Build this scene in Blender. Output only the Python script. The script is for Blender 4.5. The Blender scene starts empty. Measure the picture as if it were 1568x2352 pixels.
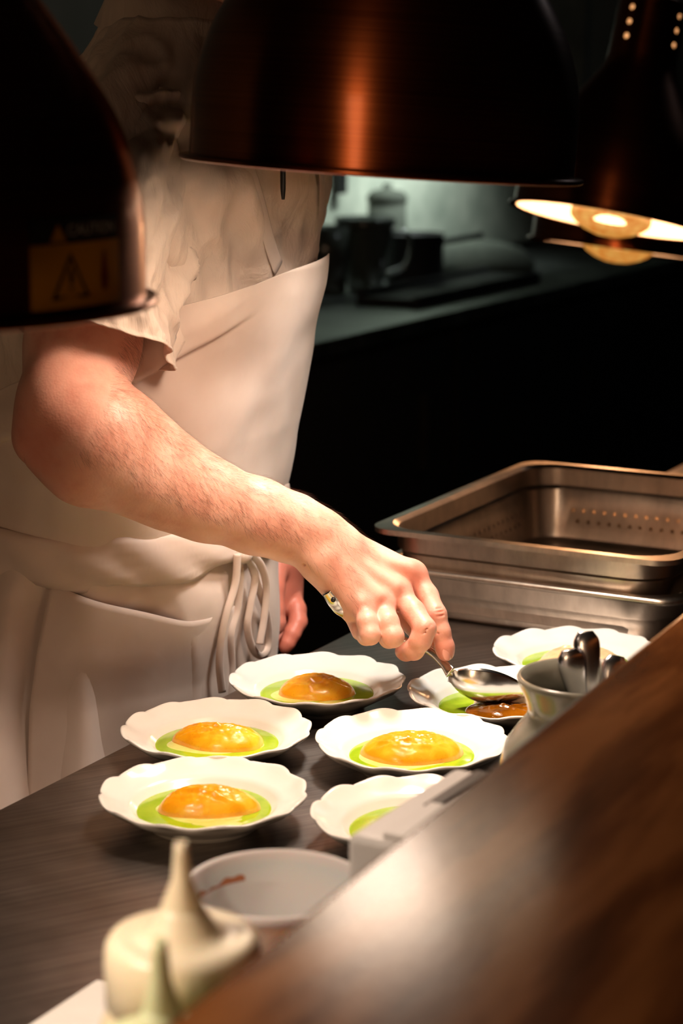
import bpy, math, random
import numpy as np
from mathutils import Vector, Matrix, noise
random.seed(7); np.random.seed(7)
SC = bpy.context.scene
COL = SC.collection
PI = math.pi
# ------------------------------------------------------------------ camera model
F = 4700.0; PITCH = math.radians(12.2); CAMZ = 1.52; TZ = 0.90
cp, sp = math.cos(PITCH), math.sin(PITCH)
def P(px, py, zd):
    """world point seen at photo pixel (px,py) at distance zd along the view axis"""
    u = (px-784)/F*zd; v = -(py-1176)/F*zd
    return Vector((u, zd*cp+v*sp, CAMZ-zd*sp+v*cp))
def PZ(px, py, z):
    d = P(px, py, 1.0)-Vector((0, 0, CAMZ)); t = (z-CAMZ)/d.z
    return Vector((0, 0, CAMZ))+d*t
AZ = math.radians(28)
E = Vector((math.sin(AZ), math.cos(AZ), 0))      # along the counters
N = Vector((math.cos(AZ), -math.sin(AZ), 0))     # across, the way the cook faces
Z = Vector((0, 0, 1))

# ------------------------------------------------------------------ materials
def lin(c):
    return tuple((x/12.92 if x <= .04045 else ((x+.055)/1.055)**2.4) for x in [v/255 for v in c])
class Mt:
    def __init__(s, name):
        s.m = bpy.data.materials.new(name); s.m.use_nodes = True
        s.nt = s.m.node_tree; s.b = s.nt.nodes['Principled BSDF']
    def n(s, t, **k):
        x = s.nt.nodes.new(t)
        for a, b in k.items():
            if a in x.inputs: x.inputs[a].default_value = b
            else: setattr(x, a, b)
        return x
    def l(s, a, b): s.nt.links.new(a, b)
    def set(s, **k):
        for a, b in k.items():
            nm = a.replace('_', ' ')
            if nm in s.b.inputs:
                if isinstance(b, (tuple, list)) and len(b) == 3 and s.b.inputs[nm].type == 'RGBA': b = (*b, 1)
                s.b.inputs[nm].default_value = b
        return s
    def coords(s, scale=(1, 1, 1), rot=(0, 0, 0), kind='Object'):
        tc = s.n('ShaderNodeTexCoord'); mp = s.n('ShaderNodeMapping'); mr = s.n('ShaderNodeMapping')
        mp.inputs['Scale'].default_value = scale; mr.inputs['Rotation'].default_value = rot
        s.l(tc.outputs[kind], mr.inputs['Vector']); s.l(mr.outputs['Vector'], mp.inputs['Vector']); return mp.outputs['Vector']
    def noise(s, vec, scale, detail=4, rough=.5, dist=0):
        x = s.n('ShaderNodeTexNoise'); x.inputs['Scale'].default_value = scale
        x.inputs['Detail'].default_value = detail; x.inputs['Roughness'].default_value = rough
        x.inputs['Distortion'].default_value = dist
        if vec is not None: s.l(vec, x.inputs['Vector'])
        return x.outputs['Fac']
    def ramp(s, fac, stops):
        r = s.n('ShaderNodeValToRGB'); el = r.color_ramp.elements
        while len(el) < len(stops): el.new(.5)
        for e_, (p, c) in zip(el, stops):
            e_.position = p; e_.color = (*c, 1) if len(c) == 3 else c
        s.l(fac, r.inputs['Fac']); return r.outputs['Color']
    def bump(s, h, strength, dist, normal=None):
        b = s.n('ShaderNodeBump'); b.inputs['Strength'].default_value = strength
        b.inputs['Distance'].default_value = dist; s.l(h, b.inputs['Height'])
        if normal: s.l(normal, b.inputs['Normal'])
        s.l(b.outputs['Normal'], s.b.inputs['Normal']); return b.outputs['Normal']
def simple(name, c, rough=.5, metal=0, **k):
    m = Mt(name); m.set(Base_Color=c, Roughness=rough, Metallic=metal, **k); return m.m
def speck(name, c1, c2, rough, scale, metal=0, bump=0, bd=.001, sc=(1, 1, 1), **k):
    m = Mt(name); m.set(Roughness=rough, Metallic=metal, **k)
    v = m.coords(sc); f = m.noise(v, scale, 5, .6)
    m.l(m.ramp(f, [(.3, c1), (.7, c2)]), m.b.inputs['Base Color'])
    if bump: m.bump(f, bump, bd)
    return m.m

def mat_skin():
    m = Mt('skin'); v = m.coords()
    m.set(Roughness=.46, Subsurface_Weight=.35, Subsurface_Scale=.006)
    m.b.inputs['Subsurface Radius'].default_value = (1, .35, .2)
    f = m.noise(v, 28, 5, .6)
    base = m.ramp(f, [(.3, lin((218, 152, 130))), (.5, lin((232, 174, 152))), (.75, lin((240, 190, 170)))])
    at = m.n('ShaderNodeAttribute', attribute_name='red')
    mx = m.n('ShaderNodeMix', data_type='RGBA'); mx.blend_type = 'MIX'
    m.l(at.outputs['Fac'], mx.inputs[0]); m.l(base, mx.inputs[6]); mx.inputs[7].default_value = (*lin((206, 108, 88)), 1)
    m.l(mx.outputs[2], m.b.inputs['Base Color'])
    f2 = m.noise(v, 260, 4, .6)
    w = m.n('ShaderNodeTexVoronoi'); w.inputs['Scale'].default_value = 420; m.l(v, w.inputs['Vector'])
    n1 = m.bump(f2, .25, .0006); m.bump(w.outputs['Distance'], .18, .0005, n1)
    return m.m
def mat_cloth(name, c1, c2, wr=.5, ws=30, fine=1.0):
    m = Mt(name); v = m.coords()
    m.set(Roughness=.85, Sheen_Weight=.15, Subsurface_Weight=.05, Subsurface_Scale=.01)
    m.l(m.ramp(m.noise(v, 14, 4), [(.3, c1), (.7, c2)]), m.b.inputs['Base Color'])
    vv = m.coords((1, 1, .35), (.4, .25, 0))
    n1 = m.bump(m.noise(vv, ws, 5, .55, .6), wr, .008)
    a = m.n('ShaderNodeTexWave'); a.inputs['Scale'].default_value = 700; m.l(v, a.inputs['Vector'])
    b = m.n('ShaderNodeTexWave', bands_direction='Z'); b.inputs['Scale'].default_value = 700; m.l(v, b.inputs['Vector'])
    ad = m.n('ShaderNodeMath'); m.l(a.outputs['Fac'], ad.inputs[0]); m.l(b.outputs['Fac'], ad.inputs[1])
    m.bump(ad.outputs[0], .12*fine, .0004, n1)
    return m.m
def mat_copper():
    m = Mt('brushed_copper')
    m.set(Metallic=1, Roughness=.32, Anisotropic=.78, Anisotropic_Rotation=.25, Base_Color=lin((150, 78, 40)), Coat_Weight=.10, Coat_Roughness=.12)
    t = m.n('ShaderNodeTangent', direction_type='RADIAL', axis='Z'); m.l(t.outputs[0], m.b.inputs['Tangent'])
    v = m.coords((3, 3, 900)); f = m.noise(v, 1.5, 4)
    m.l(m.ramp(f, [(.3, lin((120, 58, 30))), (.7, lin((154, 84, 46)))]), m.b.inputs['Base Color'])
    rr = m.n('ShaderNodeMapRange'); rr.inputs[3].default_value = .27; rr.inputs[4].default_value = .37
    m.l(f, rr.inputs[0]); m.l(rr.outputs[0], m.b.inputs['Roughness'])
    m.bump(f, .06, .0003)
    return m.m
def mat_steel(name, c, rough, ang, stretch=60, sc=8, b=.12):
    m = Mt(name); m.set(Metallic=1, Base_Color=c, Roughness=rough)
    v = m.coords((1, stretch, 1), (0, 0, ang)); f = m.noise(v, sc, 6, .65)
    v2 = m.coords(); f2 = m.noise(v2, 6, 4, .6)
    mm = m.n('ShaderNodeMath', operation='MULTIPLY'); m.l(f, mm.inputs[0]); m.l(f2, mm.inputs[1])
    c1 = tuple(x*.72 for x in c); c2 = tuple(min(1, x*1.35) for x in c)
    m.l(m.ramp(mm.outputs[0], [(.15, c1), (.38, c2)]), m.b.inputs['Base Color'])
    r = m.n('ShaderNodeMapRange'); r.inputs[3].default_value = rough-.08; r.inputs[4].default_value = rough+.14
    m.l(f2, r.inputs[0]); m.l(r.outputs[0], m.b.inputs['Roughness'])
    m.bump(f, b, .0006)
    return m.m
def mat_wood():
    m = Mt('stained_wood'); m.set(Roughness=.18, Specular_IOR_Level=.11, Coat_Weight=.0, Coat_Roughness=.2)
    v = m.coords((1.0, .3, 1), (0, 0, AZ))
    w = m.n('ShaderNodeTexWave', wave_type='BANDS', bands_direction='X'); w.inputs['Scale'].default_value = 4.5
    w.inputs['Distortion'].default_value = 12; w.inputs['Detail'].default_value = 3; w.inputs['Detail Scale'].default_value = 1.3
    m.l(v, w.inputs['Vector'])
    v2 = m.coords((6, .7, 1), (0, 0, AZ)); f = m.noise(v2, 9, 7, .7, .4)
    mx = m.n('ShaderNodeMath', operation='MULTIPLY_ADD'); mx.inputs[1].default_value = .78
    m.l(f, mx.inputs[0]); 
    s2 = m.n('ShaderNodeMath', operation='MULTIPLY'); s2.inputs[1].default_value = .28; m.l(w.outputs['Fac'], s2.inputs[0])
    m.l(s2.outputs[0], mx.inputs[2])
    m.l(m.ramp(mx.outputs[0], [(.28, lin((80, 40, 15))), (.48, lin((116, 66, 30))), (.68, lin((156, 98, 52)))]), m.b.inputs['Base Color'])
    n1 = m.bump(f, .08, .0008); f3 = m.noise(m.coords(), 140, 3); m.bump(f3, .10, .0008, n1)
    return m.m
def mat_dome(name, c0, c1, c2):
    m = Mt(name); v = m.coords()
    m.set(Roughness=.27, Subsurface_Weight=.5, Subsurface_Scale=.004, Coat_Weight=.2, Coat_Roughness=.1)
    m.b.inputs['Subsurface Radius'].default_value = (1, .5, .1)
    f = m.noise(v, 45, 4, .5, .8)
    base = m.ramp(f, [(.3, c0), (.5, c1), (.75, c2)])
    vo = m.n('ShaderNodeTexVoronoi'); vo.inputs['Scale'].default_value = 330; m.l(v, vo.inputs['Vector'])
    dots = m.ramp(vo.outputs['Distance'], [(.09, (.55, .4, .3)), (.14, (1, 1, 1))])
    mx = m.n('ShaderNodeMix', data_type='RGBA'); mx.blend_type = 'MULTIPLY'; mx.inputs[0].default_value = .5
    m.l(base, mx.inputs[6]); m.l(dots, mx.inputs[7]); m.l(mx.outputs[2], m.b.inputs['Base Color'])
    m.bump(m.noise(v, 130, 3), .25, .001)
    return m.m
def mat_bulb(st=.9, pale=False, mixf=.55):
    m = Mt('amber_bulb_glass'); nt = m.nt
    out = nt.nodes['Material Output']
    v = m.coords((1, 1, 1)); f = m.noise(v, 60, 3, .6)
    lw = m.n('ShaderNodeLayerWeight'); lw.inputs['Blend'].default_value = .45
    em = m.n('ShaderNodeEmission'); em.inputs['Strength'].default_value = st
    m.l(m.ramp(f, [(.35, (1, .72, .5)), (.65, (1, .85, .7))] if pale else [(.35, lin((235, 130, 40))), (.65, lin((255, 190, 95)))]), em.inputs['Color'])
    tr = m.n('ShaderNodeBsdfTransparent'); tr.inputs['Color'].default_value = (1, .95, .88, 1)
    gl = m.n('ShaderNodeBsdfGlossy'); gl.inputs['Roughness'].default_value = .08
    m1 = m.n('ShaderNodeMixShader'); m1.inputs[0].default_value = mixf
    m.l(tr.outputs[0], m1.inputs[1]); m.l(em.outputs[0], m1.inputs[2])
    m2 = m.n('ShaderNodeMixShader'); m2.inputs[0].default_value = .06
    m.l(m1.outputs[0], m2.inputs[1]); m.l(gl.outputs[0], m2.inputs[2]); m.l(m2.outputs[0], out.inputs['Surface'])
    return m.m
M = {}
M['skin'] = mat_skin()
M['shirt'] = mat_cloth('cotton_shirt', lin((196, 175, 160)), lin((210, 190, 176)), .75, 26)
M['apron'] = mat_cloth('apron_cloth', lin((194, 173, 160)), lin((206, 187, 175)), .22, 9)
M['trouser'] = speck('dark_trouser', (.02, .02, .022), (.03, .03, .033), .9, 40)
M['shoe'] = speck('shoe_leather', (.01, .01, .01), (.02, .02, .02), .5, 60)
M['hair'] = speck('brown_hair', (.05, .03, .02), (.09, .05, .03), .6, 200)
M['armhair'] = simple('arm_hair', lin((96, 58, 36)), .5)
M['copper'] = mat_copper()
M['enamel'] = speck('white_enamel', (.8, .76, .7), (.86, .82, .76), .35, 30)
M['bulb'] = mat_bulb(.85, False, .84); M['bulb_clear'] = mat_bulb(.9); M['bulb_hot'] = mat_bulb(26, True)
M['table'] = mat_steel('worktop_steel', (.36, .325, .30), .32, -.5, 45, 5, .25)
M['pan'] = mat_steel('pan_steel', (.50, .41, .33), .30, AZ, 3, 9, .02)
M['spoon'] = speck('polished_steel', (.6, .58, .55), (.68, .66, .62), .2, 30, 1)
M['chrome'] = simple('chrome', (.62, .63, .66), .22, 1)
M['wood'] = mat_wood()
M['porcelain'] = speck('white_porcelain', lin((238, 234, 226)), lin((243, 240, 233)), .16, 12)
M['stoneware'] = speck('grey_stoneware', lin((134, 133, 120)), lin((148, 147, 134)), .22, 18, Coat_Weight=.4, Coat_Roughness=.08)
M['orange'] = mat_dome('orange_puree', lin((236, 158, 16)), lin((245, 176, 26)), lin((252, 202, 60)))
M['orange_shaded'] = mat_dome('shaded_orange_puree', lin((150, 80, 8)), lin((186, 106, 14)), lin((205, 130, 24)))  # unused darker copy of the orange puree, shade put into its colour
M['creamdome'] = mat_dome('cream_mousse', lin((218, 186, 138)), lin((228, 200, 156)), lin((236, 212, 172)))
M['green'] = speck('green_herb_oil', lin((150, 188, 22)), lin((180, 208, 50)), .1, 60, Subsurface_Weight=.2, Subsurface_Scale=.003, Coat_Weight=.4, Coat_Roughness=.03)
M['cream'] = speck('cream_sauce', lin((218, 212, 104)), lin((234, 226, 140)), .15, 60, Subsurface_Weight=.3, Subsurface_Scale=.003)
M['glaze'] = speck('amber_glaze', lin((120, 66, 8)), lin((170, 98, 14)), .08, 60, Coat_Weight=.5)
M['greyplastic'] = speck('grey_plastic', lin((212, 208, 204)), lin((218, 214, 210)), .4, 30)
M['darkgrey'] = speck('dark_display', lin((92, 86, 82)), lin((100, 94, 90)), .3, 30)
M['black'] = speck('black_plastic', (.008, .008, .008), (.012, .012, .012), .4, 50)
M['bottle'] = speck('milky_plastic', lin((248, 228, 192)), lin((250, 234, 202)), .35, 20, Subsurface_Weight=.2, Subsurface_Scale=.006)
M['cap'] = speck('cream_cap_plastic', lin((250, 232, 200)), lin((252, 238, 210)), .35, 20, Subsurface_Weight=.2, Subsurface_Scale=.005)
M['greenbottle'] = speck('pale_green_plastic', lin((224, 232, 180)), lin((232, 238, 196)), .35, 20, Subsurface_Weight=.2, Subsurface_Scale=.005)
def mat_tub():
    m = Mt('frosted_plastic'); m.set(Base_Color=lin((228, 224, 222)), Roughness=.4, Transmission_Weight=.15, IOR=1.3, Subsurface_Weight=.3, Subsurface_Scale=.01)
    m.bump(m.noise(m.coords(), 40, 2), .05, .001); return m.m
M['tub'] = mat_tub()
M['soil'] = speck('dried_sauce', lin((170, 100, 60)), lin((190, 120, 80)), .6, 90)
M['board'] = speck('white_board', lin((232, 228, 222)), lin((238, 235, 230)), .5, 30, bump=.1)
M['floor'] = speck('floor_vinyl', (.02, .02, .02), (.03, .03, .03), .5, 20)
M['wall'] = speck('kitchen_wall', lin((150, 164, 158)), lin((170, 182, 175)), .45, 3.5)
M['panel'] = speck('speckled_steel_panel', lin((130, 138, 126)), lin((176, 180, 166)), .4, 7, .0)
M['darkwall'] = speck('dark_wall', (.015, .016, .015), (.022, .023, .021), .8, 6)
M['ceiling'] = speck('ceiling_paint', (.04, .04, .04), (.05, .05, .05), .9, 6)
M['counter'] = mat_steel('back_counter_steel', (.22, .235, .22), .4, -AZ, 10, 6, .05)
M['cabinet'] = speck('black_cabinet', (.004, .004, .004), (.006, .006, .006), .6, 10)
M['label_black'] = simple('label_black', (.004, .004, .004), .6)
M['label_yellow'] = speck('label_yellow', lin((190, 130, 30)), lin((200, 140, 40)), .5, 20)
M['label_white'] = simple('label_print_white', (.5, .5, .48), .6)
M['label_red'] = simple('label_print_red', lin((110, 20, 15)), .6)
M['nail'] = simple('fingernail', lin((226, 158, 138)), .22, Coat_Weight=.4)
M['cord'] = simple('black_cord', (.01, .01, .01), .6)
M['glass'] = speck('dim_glass', (.12, .14, .12), (.16, .18, .16), .15, 8, Transmission_Weight=.6)
M['towel'] = speck('grey_towel', lin((66, 70, 62)), lin((80, 84, 74)), .9, 60, bump=.3)

# ------------------------------------------------------------------ object helpers
def tag(o, label=None, cat=None, group=None, kind=None):
    if label: o['label'] = label
    if cat: o['category'] = cat
    if group: o['group'] = group
    if kind: o['kind'] = kind
    return o
def empty(name, loc=(0, 0, 0), rot=None):
    o = bpy.data.objects.new(name, None); COL.objects.link(o); o.location = loc; o.empty_display_size = .02
    if rot: o.rotation_euler = rot
    return o
def root_of(o):
    while o.parent: o = o.parent
    return o
def obj(name, vf, mat, parent=None, world=False, smooth=True, mi=None, loc=None):
    v, f = vf
    v = [Vector(p) for p in v]
    if world and parent:
        r = Vector(root_of(parent).location); v = [p-r for p in v]
    me = bpy.data.meshes.new(name); me.from_pydata([tuple(p) for p in v], [], [tuple(int(i) for i in q) for q in f])
    mats = mat if isinstance(mat, (list, tuple)) else [mat]
    for m in mats: me.materials.append(m)
    if mi is not None: me.polygons.foreach_set('material_index', np.array(mi, dtype=np.int32))
    me.polygons.foreach_set('use_smooth', np.full(len(me.polygons), bool(smooth)))
    me.update(); me.validate()
    o = bpy.data.objects.new(name, me); COL.objects.link(o)
    if parent: o.parent = parent
    if loc is not None: o.location = loc
    return o
def autosmooth(o, ang=40):
    me = o.data; c = math.cos(math.radians(ang)); me.update()
    ef = {}
    for p in me.polygons:
        for ek in p.edge_keys: ef.setdefault(ek, []).append(p.normal.copy())
    sh = np.zeros(len(me.edges), dtype=bool)
    for i, e in enumerate(me.edges):
        n = ef.get(tuple(sorted(e.vertices)), [])
        if len(n) == 2 and n[0].dot(n[1]) < c: sh[i] = True
    a = me.attributes.get('sharp_edge') or me.attributes.new('sharp_edge', 'BOOLEAN', 'EDGE')
    a.data.foreach_set('value', sh)
    return o
def bevel(o, w=.003, seg=2):
    m = o.modifiers.new('bevel', 'BEVEL'); m.width = w; m.segments = seg; m.limit_method = 'ANGLE'; m.harden_normals = False
    return o
def merge(*parts):
    V, Fc = [], []
    for v, f in parts:
        o = len(V); V += [Vector(p) for p in v]; Fc += [tuple(i+o for i in q) for q in f]
    return V, Fc
def xf(vf, mat):
    return [mat @ Vector(p) for p in vf[0]], vf[1]
def box(c, ax, ay, az, hx, hy, hz):
    c = Vector(c); V = []
    for x in (-1, 1):
        for y in (-1, 1):
            for z in (-1, 1): V.append(c+ax*hx*x+ay*hy*y+az*hz*z)
    return V, [(0, 1, 3, 2), (4, 6, 7, 5), (0, 4, 5, 1), (2, 3, 7, 6), (0, 2, 6, 4), (1, 5, 7, 3)]
def cbox(x0, x1, y0, y1, z0, z1):
    return box(((x0+x1)/2, (y0+y1)/2, (z0+z1)/2), Vector((1, 0, 0)), Vector((0, 1, 0)), Z, (x1-x0)/2, (y1-y0)/2, (z1-z0)/2)
def lathe(prof, n=64, closed=False, fn=None):
    V, Fc = [], []
    m = len(prof)
    for j in range(n):
        a = 2*PI*j/n
        for i, (r, z) in enumerate(prof):
            if fn: r, z = fn(a, i, r, z)
            V.append(Vector((r*math.cos(a), r*math.sin(a), z)))
    for j in range(n):
        k = (j+1) % n
        for i in range(m if closed else m-1):
            i2 = (i+1) % m
            Fc.append((j*m+i, k*m+i, k*m+i2, j*m+i2))
    return V, Fc
def loft(rings, closed=True, caps=True):
    V, Fc = [], []; n = len(rings[0])
    for r in rings: V += [Vector(p) for p in r]
    for k in range(len(rings)-1):
        for i in range(n if closed else n-1):
            j = (i+1) % n
            Fc.append((k*n+i, k*n+j, (k+1)*n+j, (k+1)*n+i))
    if caps and closed:
        Fc.append(tuple(range(n-1, -1, -1))); Fc.append(tuple((len(rings)-1)*n+i for i in range(n)))
    return V, Fc
def catmull(pts, n):
    pts = [np.array(p, dtype=float) for p in pts]; out = []
    pp = [2*pts[0]-pts[1]]+pts+[2*pts[-1]-pts[-2]]; m = len(pts)-1
    for i in range(n):
        t = i/(n-1)*m; k = min(int(t), m-1); t -= k
        a, b, c, d = pp[k:k+4]
        out.append(.5*((2*b)+(c-a)*t+(2*a-5*b+4*c-d)*t*t+(3*b-a-3*c+d)*t**3))
    return out
def tube(pts, rad, seg=10, n=None, flat=None, up=Z):
    """pts smoothed; rad list or value; flat=(w,t) multipliers"""
    n = n or len(pts)*5
    c = [Vector(p) for p in catmull(pts, n)]
    if not isinstance(rad, (list, tuple)): rad = [rad]*len(pts)
    rr = [x[0] for x in catmull([[r] for r in rad], n)]
    rings = []
    for i in range(n):
        t = (c[min(i+1, n-1)]-c[max(i-1, 0)]).normalized()
        s = t.cross(up); s = s.normalized() if s.length > 1e-4 else Vector((1, 0, 0))
        u = s.cross(t)
        fw, ft = flat(i/(n-1)) if callable(flat) else (flat or (1, 1))
        rings.append([c[i]+(s*math.cos(2*PI*k/seg)*fw+u*math.sin(2*PI*k/seg)*ft)*rr[i] for k in range(seg)])
    return loft(rings)
def interp(x, xs, ys): return float(np.interp(x, xs, ys))
def sstep(a, b, x):
    t = min(1, max(0, (x-a)/(b-a))); return t*t*(3-2*t)
def fbm(p, o=3): return noise.fractal(Vector(p), 1.0, 2.0, o)

# ------------------------------------------------------------------ implicit surfaces (bodies)
class Body:
    def __init__(s, h): s.h = h; s.g = []; s.cuts = []
    def cap(s, a, b, ra, rb, k=.008, grp=None):
        a, b = np.array(a, float), np.array(b, float); r = max(ra, rb)+k+2.5*s.h
        it = ('c', a, b, ra, rb, k, np.minimum(a, b)-r, np.maximum(a, b)+r)
        (s.g if grp is None else grp).append(it)
    def chain(s, pts, rads, k=.01, grp=None):
        for i in range(len(pts)-1): s.cap(pts[i], pts[i+1], rads[i], rads[i+1], k, grp)
    def ell(s, c, R, r3, k=.01, grp=None):
        c = np.array(c, float); R = np.array([list(x) for x in R], float); r = max(r3)+k+2.5*s.h
        it = ('e', c, R, np.array(r3, float), None, k, c-r, c+r)
        (s.g if grp is None else grp).append(it)
    def group(s, items, k):
        lo = np.min([i[6] for i in items], axis=0)-k; hi = np.max([i[7] for i in items], axis=0)+k
        s.g.append(('g', items, None, None, None, k, lo, hi))
    def cut(s, a, b, r, k=.001):
        a, b = np.array(a, float), np.array(b, float); m = r+k+2.5*s.h
        s.cuts.append(('c', a, b, r, r, k, np.minimum(a, b)-m, np.maximum(a, b)+m))
    def dist(s, it, X):
        if it[0] == 'c':
            _, a, b, ra, rb = it[:5]; ab = b-a; L = ab@ab
            t = np.clip(((X-a)@ab)/max(L, 1e-12), 0, 1)
            return np.linalg.norm(X-a-t[..., None]*ab, axis=-1)-(ra+(rb-ra)*t)
        if it[0] == 'e':
            q = (X-it[1])@it[2].T; k0 = np.linalg.norm(q/it[3], axis=-1); k1 = np.linalg.norm(q/it[3]**2, axis=-1)
            return k0*(k0-1)/np.maximum(k1, 1e-9)
        d = None
        for j in it[1]:
            e = s.dist(j, X); d = e if d is None else s.smin(d, e, j[5])
        return d
    @staticmethod
    def smin(a, b, k):
        h = np.maximum(k-np.abs(a-b), 0)/k; return np.minimum(a, b)-h*h*k*.25
    def mesh(s, smooth=1):
        h = s.h; T = 40
        lo = np.min([g[6] for g in s.g], axis=0); hi = np.max([g[7] for g in s.g], axis=0)
        base = np.floor(lo/h).astype(int); nt = np.ceil((hi/h-base)/T).astype(int)+1
        KEY = np.array([1, 1 << 20, 1 << 40], dtype=np.int64); Vp, Vk, Q = [], [], []
        for ti in np.ndindex(*nt):
            o = base+np.array(ti)*T; tl = (o-1)*h; th = (o+T+2)*h
            act = [g for g in s.g if np.all(g[6] < th) and np.all(g[7] > tl)]
            if not act: continue
            ax = [np.arange(o[i]-1, o[i]+T+1)*h for i in range(3)]
            X = np.stack(np.meshgrid(*ax, indexing='ij'), -1); D = np.full(X.shape[:3], .05)
            for g in act:
                sl = tuple(slice(*np.searchsorted(ax[i], [g[6][i], g[7][i]])) for i in range(3))
                if any(q.start >= q.stop for q in sl): continue
                D[sl] = s.smin(D[sl], s.dist(g, X[sl]), g[5])
            for g in s.cuts:
                sl = tuple(slice(*np.searchsorted(ax[i], [g[6][i], g[7][i]])) for i in range(3))
                if any(q.start >= q.stop for q in sl): continue
                D[sl] = -s.smin(-D[sl], s.dist(g, X[sl]), g[5])
            I = D < 0
            if not I.any() or I.all(): continue
            n = D.shape[0]-1
            cs = np.zeros((n, n, n), int)
            for c in np.ndindex(2, 2, 2): cs += I[c[0]:c[0]+n, c[1]:c[1]+n, c[2]:c[2]+n]
            cell = np.argwhere((cs > 0) & (cs < 8))
            acc = np.zeros((len(cell), 3)); cnt = np.zeros(len(cell))
            for a in range(3):
                for u in (0, 1):
                    for v in (0, 1):
                        off = [0, 0, 0]; b, c = (a+1) % 3, (a+2) % 3; off[b] = u; off[c] = v
                        p = cell+off; q = p.copy(); q[:, a] += 1
                        d0 = D[p[:, 0], p[:, 1], p[:, 2]]; d1 = D[q[:, 0], q[:, 1], q[:, 2]]
                        m = (d0 < 0) != (d1 < 0); t = np.where(m, d0/np.where(m, d0-d1, 1), 0)
                        w = np.tile(np.array(off, float), (len(cell), 1)); w[:, a] = t
                        acc += w*m[:, None]; cnt += m
            Vp.append((cell+acc/cnt[:, None]+o-1)*h); Vk.append((cell+(o-1)-base+8)@KEY)
            for a in range(3):
                b, c = (a+1) % 3, (a+2) % 3
                sl0 = [slice(1, n)]*3; sl0[a] = slice(1, n)
                A = I[1:n, 1:n, 1:n]; s1 = [slice(1, n)]*3; s1[a] = slice(2, n+1); B = I[tuple(s1)]
                e = np.argwhere(A != B)+1
                if not len(e): continue
                fl = I[e[:, 0], e[:, 1], e[:, 2]]
                g0 = e+(o-1)-base+8; db = np.zeros(3, int); dc = np.zeros(3, int); db[b] = 1; dc[c] = 1
                q = np.stack([g0@KEY, (g0-db)@KEY, (g0-db-dc)@KEY, (g0-dc)@KEY], 1)
                q[~fl] = q[~fl][:, ::-1]; Q.append(q)
        Vp = np.concatenate(Vp); Vk = np.concatenate(Vk); Q = np.concatenate(Q)
        uk, ix = np.unique(Vk, return_index=True); V = Vp[ix]
        j = np.searchsorted(uk, Q); j = np.clip(j, 0, len(uk)-1); ok = (uk[j] == Q).all(1); j = j[ok]
        j = np.unique(j, axis=0)
        for _ in range(smooth):
            S = np.zeros_like(V); C = np.zeros(len(V))
            for a in range(4):
                np.add.at(S, j[:, a], V[j[:, (a+1) % 4]]); np.add.at(S, j[:, (a+1) % 4], V[j[:, a]])
                np.add.at(C, j[:, a], 1); np.add.at(C, j[:, (a+1) % 4], 1)
            V = V*.45+.55*S/np.maximum(C, 1)[:, None]
        return V, j
#@@BODY
# ------------------------------------------------------------------ setting
def struct(name, vf, mat, **k):
    o = obj(name, vf, mat, smooth=False, **k); return tag(o, kind='structure')
def en(p, e, n, z=0): return Vector(p)+E*e+N*n+Z*z
W0 = P(705, 790, 1)                       # back counter front edge, at worktop height
c0 = PZ(705, 792, .90); c1 = PZ(1350, 645, .90); EB = (c1-c0); EB.z = 0; EB.normalize(); NB = Vector((EB.y, -EB.x, 0))
def eb(e, n, z): return Vector((c0.x, c0.y, 0))+EB*e+NB*n+Z*z
struct('floor', cbox(-5, 6, -4, 11, -.05, 0), M['floor'])
struct('ceiling', cbox(-5, 6, -4, 11, 2.8, 2.85), M['ceiling'])
struct('wall_left', cbox(-5.1, -5, -4, 11, 0, 2.8), M['darkwall'])
struct('wall_right', cbox(6, 6.1, -4, 11, 0, 2.8), M['darkwall'])
struct('wall_front', cbox(-5.1, 6.1, -4.1, -4, 0, 2.8), M['darkwall'])
def ebox(e0, e1, n0, n1, z0, z1): return box(eb((e0+e1)/2, (n0+n1)/2, (z0+z1)/2), EB, NB, Z, (e1-e0)/2, (n1-n0)/2, (z1-z0)/2)
struct('wall_back', ebox(-4.2, 5.0, -.80, -.70, 0, 2.8), M['wall'])
struct('wall_end', cbox(-5, 6, 10.9, 11, 0, 2.8), M['darkwall'])

# back counter
bc = empty('back_counter', eb(0, 0, 0)); tag(bc, 'dark back counter with dull steel top along the kitchen wall', 'counter')
bevel(obj('counter_top', ebox(-2.5, 4.2, -.695, .0, .86, .90), M['counter'], bc, world=True, smooth=False), .004)
obj('cabinet_body', ebox(-2.45, 4.1, -.69, -.04, .08, .86), M['cabinet'], bc, world=True, smooth=False)
for k in range(6):
    d = obj('door', ebox(-2.4+k*1.08, -1.36+k*1.08, -.04, -.02, .12, .84), M['cabinet'], bc, world=True, smooth=False)
    obj('handle', ebox(-1.55+k*1.08, -1.53+k*1.08, -.02, .005, .5, .7), M['cabinet'], d, world=True, smooth=False)
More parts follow.
